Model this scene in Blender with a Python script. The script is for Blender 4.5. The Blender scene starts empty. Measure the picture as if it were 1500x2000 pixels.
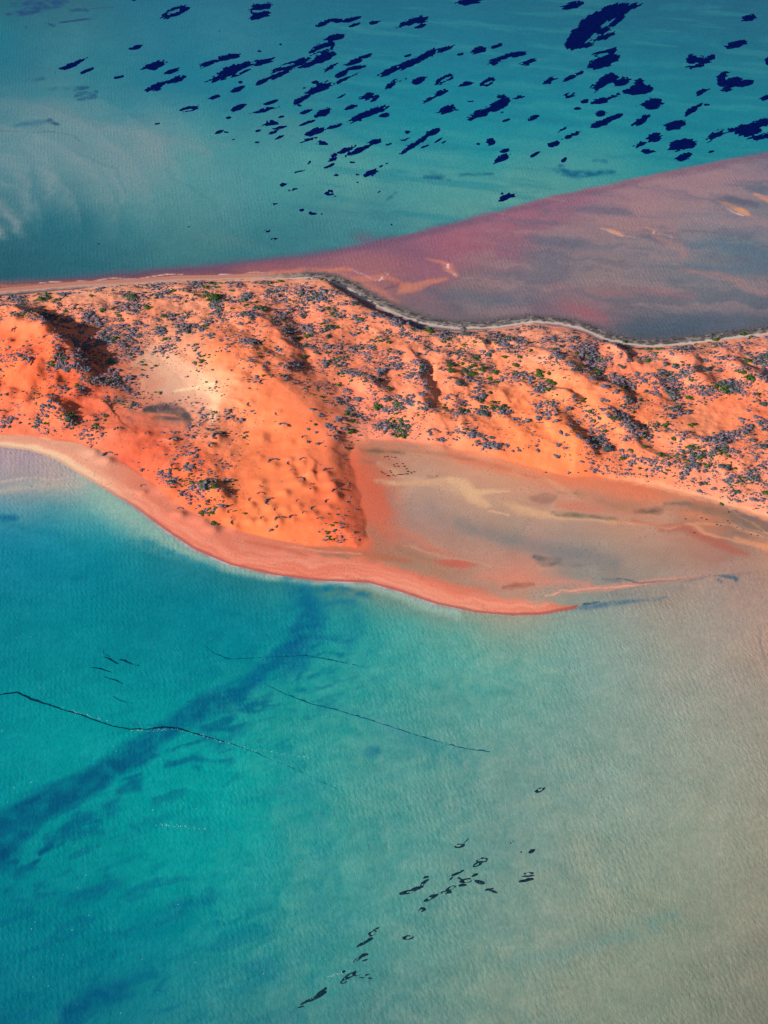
import bpy, math, random
import numpy as np
from mathutils import Vector
sc = bpy.context.scene
C = sc.collection

# ------------------------------------------------------------------ camera, sky, sun, exposure
CAM_H, PITCH, VFOV = 440.0, math.radians(36), math.radians(30)
cam = bpy.data.cameras.new('camera'); cam.sensor_fit = 'VERTICAL'; cam.angle = VFOV
cam.clip_start = 1; cam.clip_end = 20000
co = bpy.data.objects.new('camera', cam); co.location = (0, 0, CAM_H)
co.rotation_euler = (math.pi/2-PITCH, 0, 0); C.objects.link(co); sc.camera = co
SUN_EL = math.radians(23)
SUN_DIR = (-math.cos(math.radians(26)), -math.sin(math.radians(26)))      # horizontal, towards the sun
w = bpy.data.worlds.new("World"); sc.world = w; w.use_nodes = True
bg = w.node_tree.nodes['Background']; sky = w.node_tree.nodes.new('ShaderNodeTexSky')
sky.sky_type = 'NISHITA'; sky.sun_disc = False
sky.sun_elevation = SUN_EL; sky.sun_rotation = math.atan2(SUN_DIR[0], SUN_DIR[1])
bg.inputs[1].default_value = .06; w.node_tree.links.new(sky.outputs[0], bg.inputs[0])
sl = bpy.data.lights.new('sun', 'SUN'); sl.energy = 4.8; sl.angle = math.radians(.5); sl.color = (1, .95, .88)
so = bpy.data.objects.new('sun', sl); C.objects.link(so)
so.rotation_euler = Vector((SUN_DIR[0]*math.cos(SUN_EL), SUN_DIR[1]*math.cos(SUN_EL), math.sin(SUN_EL))).to_track_quat('Z', 'Y').to_euler()
sc.view_settings.view_transform = 'Standard'; sc.view_settings.look = 'None'
sc.view_settings.exposure = 1.0; sc.view_settings.gamma = 1
FLAT = np.array([1.44, 1.44, 1.46])          # how much brighter a flat sunlit surface shows than its base colour

# ------------------------------------------------------------------ image pixel coordinates <-> metres, through the camera
FPX = 1000/math.tan(VFOV/2); CP, SP = math.cos(PITCH), math.sin(PITCH)
def to_pixel(x, y, z):
    """metres -> pixel coordinates in the image (1500 x 2000)"""
    dz = z-CAM_H
    f = np.maximum(y*CP-dz*SP, 60); u = y*SP+dz*CP
    return 750+x/f*FPX, 1000-u/f*FPX
def at(px, py, z=0.0):
    """image pixel cast from the camera to height z -> metres"""
    a = (px-750)/FPX; b = (1000-py)/FPX
    dy = CP+b*SP; dz = -SP+b*CP
    t = (z-CAM_H)/dz
    return a*t, dy*t
def A(pts, z=0.0):
    return np.array([at(p[0], p[1], p[2] if len(p) > 2 else z) for p in pts], float)

# ------------------------------------------------------------------ noise
rs = np.random.RandomState(5)
PERM = rs.permutation(512); GX = np.cos(rs.rand(512)*6.2832); GY = np.sin(np.arccos(GX)*rs.choice([-1, 1], 512))
def perlin(x, y, seed=0):
    x = np.asarray(x, float); y = np.asarray(y, float)
    xi = np.floor(x).astype(np.int64); yi = np.floor(y).astype(np.int64); xf = x-xi; yf = y-yi
    def g(ix, iy, fx, fy):
        h = PERM[(ix+PERM[(iy+seed*37) & 511]) & 511]
        return GX[h]*fx+GY[h]*fy
    u = xf*xf*xf*(xf*(xf*6-15)+10); v = yf*yf*yf*(yf*(yf*6-15)+10)
    a = g(xi, yi, xf, yf); b = g(xi+1, yi, xf-1, yf); c = g(xi, yi+1, xf, yf-1); d = g(xi+1, yi+1, xf-1, yf-1)
    return (a+u*(b-a)+v*((c+u*(d-c))-(a+u*(b-a))))*1.5
def fbm(x, y, o=4, seed=0):
    r = 0; a = 1; s = 0
    for i in range(o):
        r = r+a*perlin(x*2**i+i*17.3, y*2**i-i*9.1, seed+i); s += a; a *= .5
    return r/s*1.3
def sstep(a, b, x):
    t = np.clip((x-a)/(b-a), 0, 1); return t*t*(3-2*t)

# ------------------------------------------------------------------ plan geometry
def seg_dist(x, y, pts, closed=False, extra=None):
    """distance to a polyline, signed side (+ = left of travel), interpolated extra values"""
    best = np.full(x.shape, 1e9); side = np.zeros(x.shape); ex = None if extra is None else np.zeros(x.shape+(extra.shape[1],))
    n = len(pts)
    for i in range(n if closed else n-1):
        p = pts[i]; q = pts[(i+1) % n]; d = q-p; L = d@d+1e-9
        t = np.clip(((x-p[0])*d[0]+(y-p[1])*d[1])/L, 0, 1)
        dx = x-p[0]-t*d[0]; dy = y-p[1]-t*d[1]; dd = np.sqrt(dx*dx+dy*dy)
        m = dd < best
        best = np.where(m, dd, best); side = np.where(m, d[0]*dy-d[1]*dx, side)
        if ex is not None:
            e = extra[i]*(1-t[..., None])+extra[(i+1) % n]*t[..., None]
            ex = np.where(m[..., None], e, ex)
    return best, side, ex
def inside(x, y, pts):
    r = np.zeros(x.shape, bool); n = len(pts)
    for i in range(n):
        (x1, y1), (x2, y2) = pts[i], pts[(i+1) % n]
        c = (y1 > y) != (y2 > y)
        with np.errstate(divide='ignore', invalid='ignore'):
            r ^= c & (x < (x2-x1)*(y-y1)/(y2-y1+1e-12)+x1)
    return r
def sdf(x, y, pts):
    d = seg_dist(x, y, pts, True)[0]
    return np.where(inside(x, y, pts), d, -d)

NORTH = [(-900,600),(-300,590),(0,563),(150,550),(260,545),(350,538),(430,537),(520,534),(600,533),(650,538),(690,553),(720,572),(770,597),(830,620),(890,630),(960,628),(1040,617),(1100,622),(1150,633),(1190,652),(1250,664),(1300,663),(1400,652),(1500,639),(1700,622),(2300,600)]
SOUTH = [(2600,1060),(1800,1085),(1500,1112),(1385,1124),(1300,1136),(1200,1152),(1150,1172),(1118,1190),(1060,1200),(1000,1202),(930,1196),(850,1179),(780,1155),(720,1138),(620,1134),(530,1122),(450,1103),(380,1073),(320,1033),(260,988),(200,953),(150,923),(110,898),(60,880),(0,873),(-300,868),(-900,880)]
LAND = A(NORTH+SOUTH)
D_NORTH = [(-900,612),(-300,600),(0,578),(150,564),(260,553),(350,549),(430,548),(520,545),(600,543),(640,549),(690,585),(720,603),(770,626),(830,648),(880,648),(960,643),(1040,632),(1100,638),(1150,652),(1190,668),(1250,676),(1300,676),(1400,664),(1500,652),(1700,634),(2300,615)]
D_SOUTH = [(2600,1250),(1800,1110),(1500,1008),(1433,988),(1367,968),(1300,950),(1233,937),(1167,930),(1117,930),(1067,918),(1000,900),(960,888),(880,873),(800,860),(720,856),(692,866),(684,885),(690,915),(699,950),(706,985),(714,1020),(719,1050),(700,1069),(650,1066),(600,1064),(520,1048),(450,1032),(390,1008),(340,977),(290,935),(230,893),(150,862),(60,850),(0,845),(-300,842),(-900,850)]
DUNE = A(D_NORTH+D_SOUTH, .8)

# crest lines of the dunes: (image x, image y, crest height), windward width, lee width (metres)
RIDGES = [
 ([(330,640,3.5),(375,655,5),(430,676,6.5),(500,715,8),(560,755,8),(605,797,7.4),(632,832,5.4),(640,868,3.9),(636,910,3.3),(630,955,2.8),(630,1000,2.2),(640,1040,1.2)], 44, 25),
 ([(-200,600,8),(-60,600,9),(30,602,9),(90,632,11),(125,665,11.5),(145,700,10),(158,735,6),(190,775,3)], 46, 10),
 ([(505,605,4),(535,640,6),(556,675,6),(575,710,4)], 20, 7),
 ([(960,640,3),(1040,668,5),(1100,697,7),(1160,742,7.5),(1212,772,7),(1255,802,4)], 24, 8),
 ([(1030,800,3),(1080,795,5),(1118,838,7),(1152,872,6),(1180,895,2)], 16, 6),
 ([(1180,793,5.5),(1212,812,7),(1238,838,5)], 14, 6),
 ([(1290,842,4),(1345,850,5),(1420,868,5),(1500,880,4)], 14, 8),
 ([(812,700,4.5),(824,740,6.5),(829,782,6),(848,812,3)], 16, 5),
 ([(1196,655,5),(1207,670,6.5),(1222,700,5)], 10, 4),
 ([(695,730,4),(730,748,6),(762,778,3)], 14, 5),
 ([(1330,690,5),(1368,730,6.5),(1405,757,5)], 16, 7),
 ([(860,690,3),(880,725,5),(893,770,4)], 14, 6),
 ([(440,600,3),(480,625,5),(520,660,3)], 14, 6),
 ([(1080,760,5),(1115,772,6.5),(1140,790,4)], 12, 5),
 ([(598,880,3.4),(608,902,3.8),(618,930,3.4),(632,948,2.4)], 9, 3.4),
 ([(10,700,7),(50,712,8),(75,730,5)], 14, 4),
 ([(80,790,4),(120,795,5.5),(140,820,3)], 12, 4),
 ([(60,640,9),(80,650,9)], 9, 4),
 ([(345,560,3),(380,575,4),(420,600,2)], 12, 6),
 ([(1010,690,3),(1050,720,4.5),(1090,735,3)], 12, 6),
 ([(1430,700,4),(1480,740,6),(1540,770,4)], 16, 7),
]
# small sand mounds caught by single shrubs: (image x, image y, height, radius)
MOUNDS = [(287,845,.8,3),(337,858,1.2,3.5),(397,853,1,3),(425,852,1.9,4.5),(413,870,.8,3),(512,848,2,4.5),(553,830,1,3.5),(543,808,.9,3),(470,852,.6,2.5),(567,857,1.1,3.5),(595,853,.7,3),
 (507,883,.6,2.5),(533,900,1,4),(567,888,1,2.6),(592,897,1,2.6),(567,904,.9,3),(572,918,1,2.6),(610,917,1.1,2.6),(638,918,1.6,3.5),(652,938,1.8,3.5),(657,958,1.8,3.6),(510,932,1.1,3.6),(513,948,1,3.4),
 (587,935,1.2,3.6),(610,946,1.1,2.8),(557,953,1.2,3),(510,964,.9,3.2),(490,975,1.2,3),(527,980,1.3,4),(557,984,1.1,3.6),(583,978,1,3),(642,979,.8,3),(540,994,.7,2.5),(500,986,.7,2.6),(613,993,.9,2.8),
 (595,1001,.8,2.6),(572,1009,.7,2.6),(490,1011,1,2.6),(513,1011,.8,2.6),(545,1013,1.2,3.2),(625,1013,.7,3),(662,1023,.5,2.6),(458,1020,1,3),(450,968,1.1,3.4),(400,976,.8,3),(430,988,1,3),(353,993,1,3.2),
 (362,964,1.1,4),(340,908,.9,3.2),(363,921,1,3),(377,918,.9,2.5),(450,999,.9,2.6),(333,945,1.6,4.6),(412,950,2.6,7),(397,1004,1.4,5),(417,1022,1.2,4),(280,949,.5,2.2),(432,958,2.2,4.5),
 (33,648,1.6,4),(80,636,1.4,3.5),(17,684,1.5,4.5),(50,710,2.6,6),(108,717,2,5),(78,731,1.4,4),(107,758,1.8,5),(67,757,1,3.4),(50,784,1,4),(103,792,1.6,4.6),(133,795,1.8,4),(153,772,1,3.4),(135,820,1.6,4),
 (180,813,.9,3),(187,838,.9,4),(230,838,1.4,4),(183,872,.9,4),(210,888,1,4),(93,672,1.8,5),(115,690,2,5),(0,806,1.4,5),(20,770,1.4,5),(490,790,.8,3),(470,760,.6,3),(495,700,1.4,4),(515,745,1.2,3.6),(560,735,1.5,4),
 (1052,815,2,5),(1343,850,1,4),(925,852,1.8,6),(972,870,1.6,6),(863,860,1,4),(893,792,1.4,4),(845,843,1.2,4)]

def height_exact(x, y):
    dl = sdf(x, y, LAND); dd = sdf(x, y, DUNE)
    mx, my = to_pixel(x, y, 0.*x)
    dd = dd+fbm(x/9, y/9, 3, 3)*1.3
    h = np.where(dl > 0, np.minimum(dl*.06, .42), np.maximum(dl*.06, -3))
    # the tidal flat behind the spit is all but level
    flat = sstep(-4, 14, sdf(x, y, A([(700,868),(800,872),(960,900),(1117,940),(1300,965),(1500,1040),(1900,1130),(2300,1300),(1800,1300),(1500,1108),(1385,1118),(1200,1142),(1090,1160),(960,1145),(800,1115),(715,1075),(700,960)])))
    h = np.where(dl > 0, h*(1-flat)+.12*flat, h)
    ridge2 = seg_dist(x, y, A([(560,1085),(700,1095),(800,1112),(900,1150),(1000,1175),(1090,1187)]))[0]
    h = h+np.where(dl > 0, .22*np.exp(-(ridge2/5)**2), 0)
    # bluff along the north shore
    bl = seg_dist(x, y, A([(655,553),(690,580),(770,620),(830,642)], 2))[0]
    kb = np.exp(-(bl/15)**2)
    B = 3.0+1.6*kb; Lw = 11*(1-kb)+2.2*kb
    inn = np.maximum(dd, 0)
    base = B*(1-np.exp(-inn/Lw))
    sat = sstep(0, 16, inn)
    s = (x-y)*.7071; t = (x+y)*.7071
    wv = fbm(x/30, y/30, 2, 9)*7
    n = fbm(s/34, (t+wv)/24, 3, 21)
    rid = (1-np.abs(n)*2.1)
    big = sstep(60, 10, np.hypot((mx-560)/1.6, (my-900)))       # smooth sand sheet of the large dune
    roll = np.clip(rid, -.5, 1)*.9*(.4+1.2*sstep(-.3, .5, fbm(x/60, y/60, 2, 35)))+fbm(x/26, y/26, 3, 31)*1.5+fbm(x/11, y/11, 2, 33)*.45
    pan = np.exp(-(((mx-335)/105)**2+((my-760)/100)**2)**1.5)
    pan2 = np.exp(-(((mx-1390)/75)**2+((my-815)/38)**2)**1.5)
    smooth = np.exp(-(((mx-585)/135)**2+((my-910)/165)**2)**2)
    calm = np.clip(1-pan-pan2-.86*smooth-.4*np.exp(-(((mx-250)/120)**2+((my-880)/70)**2)), .06, 1)
    base = base*(1-.55*pan-.3*pan2-.45*smooth)
    h = h+base+roll*.82*sat*calm
    rmax = np.zeros(x.shape)
    for pts, ww, wl in RIDGES:
        P = A(pts); hc = np.array([[p[2]] for p in pts], float)*(.84 if pts[0][0] > 900 else 1)
        m = (x > P[:, 0].min()-70) & (x < P[:, 0].max()+70) & (y > P[:, 1].min()-70) & (y < P[:, 1].max()+70)
        if not m.any(): continue
        xx, yy = x[m], y[m]
        jig = fbm(xx/14, yy/14, 3, 41)*(1.3 if ww > 40 else 2.2)
        d, sd, ex = seg_dist(xx+jig, yy+jig, P, False, hc)
        lee = sd > 0
        wl_ = wl*(2.0 if wl < 9 else 1.25)
        q = d/np.where(lee, wl_, ww)
        prof = np.where(lee, np.clip(1-sstep(0, 1, q)*.5-.5*np.clip(q, 0, 1), 0, 1), (1-sstep(0, 1, q))**1.1)
        v = np.maximum(ex[:, 0]-1.0, 0)*prof
        rmax[m] = np.maximum(rmax[m], v)+.25*np.minimum(rmax[m], v)
    h = h*1.0+(rmax*sstep(-1, 11, dd))*(1-.12*sat)-np.minimum(rmax, 2.2)*.6*sat
    for px, py, mh, r in MOUNDS:
        cx, cy = at(px, py, 5.0 if 430 < px < 660 and py > 780 and py < 1000 else 3.5)
        m = (np.abs(x-cx) < r*3) & (np.abs(y-cy) < r*3)
        if not m.any(): continue
        ax = (x[m]-cx); ay = y[m]-cy
        # steep towards the lee (right), drawn out to the windward side
        q = np.sqrt((ax/np.where(ax > 0, .75, 1.35))**2+(ay*1.05)**2)/r
        h[m] = h[m]+mh*(.62 if px > 440 else .8)*np.exp(-q**2*1.6)
    h = h+(fbm(x/5, y/5, 3, 51)*.3+fbm(x/2.2, y/2.2, 2, 53)*.10)*sat*(1-.8*smooth)*(1-.8*pan)
    return h

# height on a regular 0.5 m grid, then looked up bilinearly
HX0, HX1, HY0, HY1, HS = -260., 260., 510., 850., .5
gx = np.arange(HX0, HX1+.01, HS); gy = np.arange(HY0, HY1+.01, HS)
# distance work on a 1 m grid is enough for the broad shape
GXX, GYY = np.meshgrid(gx, gy)
HG = height_exact(GXX, GYY)
def height(x, y):
    fx = np.clip((np.asarray(x, float)-HX0)/HS, 0, len(gx)-1.001); fy = np.clip((np.asarray(y, float)-HY0)/HS, 0, len(gy)-1.001)
    ix = fx.astype(int); iy = fy.astype(int); fx = fx-ix; fy = fy-iy
    return (HG[iy, ix]*(1-fx)+HG[iy, ix+1]*fx)*(1-fy)+(HG[iy+1, ix]*(1-fx)+HG[iy+1, ix+1]*fx)*fy
def on_land(px, py):
    """where the camera ray through an image pixel meets the ground"""
    z = 8.0
    for i in range(60):
        x, y = at(px, py, z)
        hh = float(height(x, y))
        if hh >= z: break
        z -= max(.12, (z-hh)*.3)
    return x, y, hh

# ------------------------------------------------------------------ ground colours, as they look on level sunlit ground (sRGB)
SEA = """0,0,25,93,110;150,0,35,98,115;300,0,15,105,130;500,0,22,105,130;750,0,8,100,125;1000,0,4,98,122;1250,0,4,95,120;1490,0,6,90,116;0,60,27,113,130;150,75,50,121,135;300,80,35,115,135;450,70,40,120,138;600,80,18,112,132;50,150,45,115,132;180,140,35,118,134;350,150,18,115,138;450,190,25,118,138;100,220,97,135,142;250,220,55,127,141;400,240,63,137,145;100,300,101,141,146;20,320,91,137,145;200,300,108,142,146;300,270,115,143,147;230,350,105,145,148;150,420,43,109,121;100,440,38,105,120;250,440,62,124,132;350,350,83,144,147;450,400,79,139,143;400,480,66,122,126;250,500,50,108,118;100,520,40,98,110;0,525,34,90,104;600,300,75,149,149;700,350,85,152,148;800,400,74,144,146;600,420,60,126,133;550,370,69,144,145;750,430,58,124,133;900,370,80,150,147;1000,350,84,150,145;1100,320,68,145,146;1200,310,58,145,146;700,200,12,122,142;820,240,8,130,145;900,90,15,115,138;1000,200,12,125,142;1100,250,18,134,147;1300,150,8,115,134;1450,240,12,126,142;1450,150,8,112,132;1300,60,6,100,124;560,235,58,130,140;650,260,50,132,142;1250,270,20,132,144;1400,290,15,125,138;500,460,55,120,128;640,90,20,112,134;700,280,55,140,145;850,320,66,146,148;950,300,25,138,148;800,130,14,120,140;1150,150,10,118,138;1100,80,10,108,130"""
SHOAL = """1500,305,124,112,124;1300,350,152,116,125;1200,360,154,112,123;1100,390,154,104,119;950,420,149,100,117;800,460,138,94,114;600,503,122,84,104;400,522,108,75,94;200,538,98,72,88;0,553,85,68,84;1000,440,156,97,114;900,480,161,97,111;850,530,152,95,112;780,500,150,95,110;1000,500,134,104,117;1100,470,128,110,119;1250,400,164,122,127;1400,350,158,124,129;1480,400,124,117,126;1200,450,144,120,124;1300,480,130,122,127;1450,480,101,117,129;1450,550,116,116,121;1300,540,121,117,123;1150,560,138,118,119;1000,560,130,114,117;900,560,128,110,113;900,610,116,100,106;1050,600,122,100,112;1150,615,148,98,106;1200,640,100,94,105;1350,600,108,106,113;1350,640,78,90,105;1250,655,75,86,98;1450,620,92,98,110;750,545,160,105,105;600,525,160,100,105;500,527,150,90,98;800,590,125,100,108;700,530,165,105,110;1500,640,85,90,100;700,470,138,92,110;1070,520,118,114,121"""
FLATS = """720,880,175,120,98;690,890,225,112,78;700,930,218,104,74;708,980,222,104,74;900,895,205,140,112;1100,935,205,125,98;1250,945,218,115,82;1350,1000,168,115,92;1450,1030,135,110,95;800,950,190,148,125;900,950,205,155,128;1000,975,200,150,122;800,1005,165,135,125;900,1030,162,133,120;1000,1050,150,132,122;1100,1080,140,130,126;
1200,1060,172,143,125;1300,1060,182,137,118;1400,1080,172,120,105;1500,1100,182,138,118;1300,1110,160,136,122;1200,1110,148,131,122;780,1050,190,120,98;740,960,205,98,72;700,1000,215,95,65;750,1090,175,125,102;850,1080,188,132,112;850,1120,198,122,98;1000,1130,215,135,112;950,1090,190,138,118;
1380,1020,190,120,92;1500,1060,190,130,105;700,1090,205,105,78;1050,1110,200,140,118;850,990,172,138,124;1300,1010,195,142,118;1100,1000,200,155,130;1180,1190,140,150,140;1300,1180,160,146,132;1400,1150,164,144,132;1490,1150,165,138,125;1490,1250,170,145,130;1300,1300,148,153,140;
1200,1250,140,158,147;1100,1230,128,162,150;1000,1300,105,160,147;1200,1400,132,155,143;1400,1400,153,154,140;1490,1400,150,145,130;900,1240,98,163,150;850,1400,82,150,143;1000,1500,112,150,141;1200,1550,133,155,142;1400,1600,148,153,135;1490,1800,140,139,122;1300,1800,134,145,126;1100,1700,130,150,136;
1000,1800,118,148,136;1100,1900,134,147,130;1300,1950,132,141,124;1490,1990,124,126,110;900,1950,112,145,132;750,1980,88,135,131;900,1600,98,150,142;700,1700,68,148,143;700,1600,72,150,143;600,1800,58,145,141;650,1900,60,140,138;
0,1080,22,128,150;200,1100,8,128,145;400,1190,2,126,142;300,1250,3,127,138;100,1300,4,132,140;0,1450,2,140,146;150,1450,5,148,150;300,1520,5,148,150;450,1500,10,155,152;500,1600,20,155,151;200,1660,5,138,142;0,1750,4,124,136;100,1800,4,124,136;300,1720,8,145,146;300,1850,5,124,136;0,1950,8,112,128;
450,1800,22,140,142;400,1960,40,130,135;150,1900,5,118,132;500,1250,5,128,142;500,1400,30,148,146;600,1350,35,150,147;700,1300,50,152,147;800,1320,70,155,148;600,1170,25,138,145;700,1200,45,148,148;800,1215,80,158,150;0,1200,4,126,140;600,1480,45,150,146;550,1700,42,150,147;760,1500,82,152,145;550,1960,60,132,132"""
INLET = """-60,890,160,145,155;50,905,165,150,157;100,940,178,158,152;30,925,170,152,152;0,960,148,155,158;100,985,95,150,156;0,1000,72,142,160;160,960,150,165,158;200,990,105,165,165;280,1040,92,158,158;300,1080,30,138,150;100,1030,40,138,155;0,1040,35,132,155;200,1060,22,135,150;380,1120,25,138,150;-100,1000,60,140,160;-100,1200,5,125,140"""
SAND = """0,570,235,160,130;150,572,240,160,128;300,565,240,155,122;450,560,238,150,118;600,560,240,150,120;100,600,240,140,100;300,600,238,138,102;500,600,236,134,98;700,620,242,138,100;850,660,245,145,108;1000,650,245,155,120;1100,660,243,150,118;1300,690,242,148,115;1500,670,240,150,120;
0,640,232,105,68;100,660,236,108,68;0,740,238,108,68;80,770,240,112,70;0,810,235,115,80;200,740,225,105,75;150,790,230,100,66;250,650,225,130,98;300,700,225,155,125;360,720,228,170,138;330,760,215,165,140;400,740,235,175,140;330,830,215,110,82;400,800,222,150,120;430,770,235,150,112;
430,690,246,128,82;520,780,248,128,82;600,830,250,128,82;550,950,252,132,82;640,960,240,112,72;500,1040,252,130,78;600,1050,250,125,78;400,900,240,118,76;300,850,228,104,72;250,880,226,102,72;330,920,234,108,72;380,990,238,112,72;690,920,235,110,75;700,1010,235,105,72;500,870,250,130,84;
600,640,238,130,95;600,720,238,130,96;750,700,240,132,96;700,800,240,130,98;850,800,246,132,92;900,850,246,135,95;1000,760,250,135,90;1020,860,252,130,80;1100,760,252,140,92;1100,900,252,128,78;1250,780,250,130,85;1380,810,248,145,105;1400,780,248,125,85;1250,850,248,135,92;
1300,900,246,140,102;1400,930,243,142,108;1500,950,243,145,112;1500,800,246,128,88;1450,850,248,132,90;1300,740,246,130,92;1200,700,245,132,98;200,860,235,125,90;60,830,235,120,88;700,850,240,140,110;1500,1000,235,150,120;1150,925,248,125,80;800,855,235,140,110"""
def parse(s):
    return np.array([[float(v) for v in q.split(',')] for q in s.replace('\n', '').split(';') if q.strip()])
class Field:
    """smooth interpolation of scattered colour readings off the image, at pixel positions"""
    def __init__(self, txt, x0=-500, y0=-400, x1=2000, y1=2500, st=12):
        a = parse(txt); self.x0, self.y0, self.st = x0, y0, st
        P = a[:, :2]; V = a[:, 2:]
        D = np.sqrt(((P[:, None]-P[None])**2).sum(2)+25)
        n = len(P); M = np.zeros((n+1, n+1)); M[:n, :n] = -D-np.eye(n)*-6; M[:n, n] = 1; M[n, :n] = 1
        W = np.linalg.solve(M, np.vstack([V, np.zeros((1, 3))]))
        xs = np.arange(x0, x1+1, st); ys = np.arange(y0, y1+1, st)
        X, Y = np.meshgrid(xs, ys); out = np.zeros(X.shape+(3,))
        for i in range(n): out += -np.sqrt((X-P[i, 0])**2+(Y-P[i, 1])**2+25)[..., None]*W[i]
        lo, hi = V.min(0), V.max(0)
        self.g = np.clip(out+W[n], lo, hi)
    def __call__(self, u, v):
        fx = np.clip((u-self.x0)/self.st, 0, self.g.shape[1]-1.001); fy = np.clip((v-self.y0)/self.st, 0, self.g.shape[0]-1.001)
        ix = fx.astype(int); iy = fy.astype(int); fx = (fx-ix)[:, None]; fy = (fy-iy)[:, None]; g = self.g
        return (g[iy, ix]*(1-fx)+g[iy, ix+1]*fx)*(1-fy)+(g[iy+1, ix]*(1-fx)+g[iy+1, ix+1]*fx)*fy
F_SEA, F_SHOAL, F_FLATS, F_INLET, F_SAND = Field(SEA), Field(SHOAL), Field(FLATS), Field(INLET), Field(SAND)

def blend(col, k, c):
    return col*(1-k[:, None])+np.array(c, float)*k[:, None]
#  strokes: (points, half width(s), softness, colour, opacity, noise amount)
def paint(col, u, v, items, nz):
    for it in items:
        pts, wd, soft, c, op, na = it
        P = np.array([p[:2] for p in pts], float)
        E = np.array([[p[2] if len(p) > 2 else wd] for p in pts], float)
        R = E.max()+soft+2
        m = (u > P[:, 0].min()-R) & (u < P[:, 0].max()+R) & (v > P[:, 1].min()-R) & (v < P[:, 1].max()+R)
        if not m.any(): continue
        uu, vv = u[m], v[m]
        if len(P) == 1:
            d = np.hypot(uu-P[0, 0], (vv-P[0, 1])); e = E[0, 0]
        else:
            d, _, e = seg_dist(uu, vv, P, False, E); e = e[:, 0]
        k = 1-sstep(-soft, soft, d-e)
        k = k*op
        if na: k = k*np.clip(1-na+na*2*(nz[m]+.5), 0, 1.3)
        col[m] = blend(col[m], np.clip(k, 0, 1), c)
    return col
def fill(col, u, v, pts, soft, c, op, nz=None, na=0):
    P = np.array(pts, float); m = (u > P[:, 0].min()-soft) & (u < P[:, 0].max()+soft) & (v > P[:, 1].min()-soft) & (v < P[:, 1].max()+soft)
    if not m.any(): return col
    k = sstep(-soft, soft, sdf(u[m], v[m], P))*op
    if na: k = k*np.clip(1-na+na*2*(nz[m]+.5), 0, 1.3)
    col[m] = blend(col[m], np.clip(k, 0, 1), c)
    return col

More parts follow.
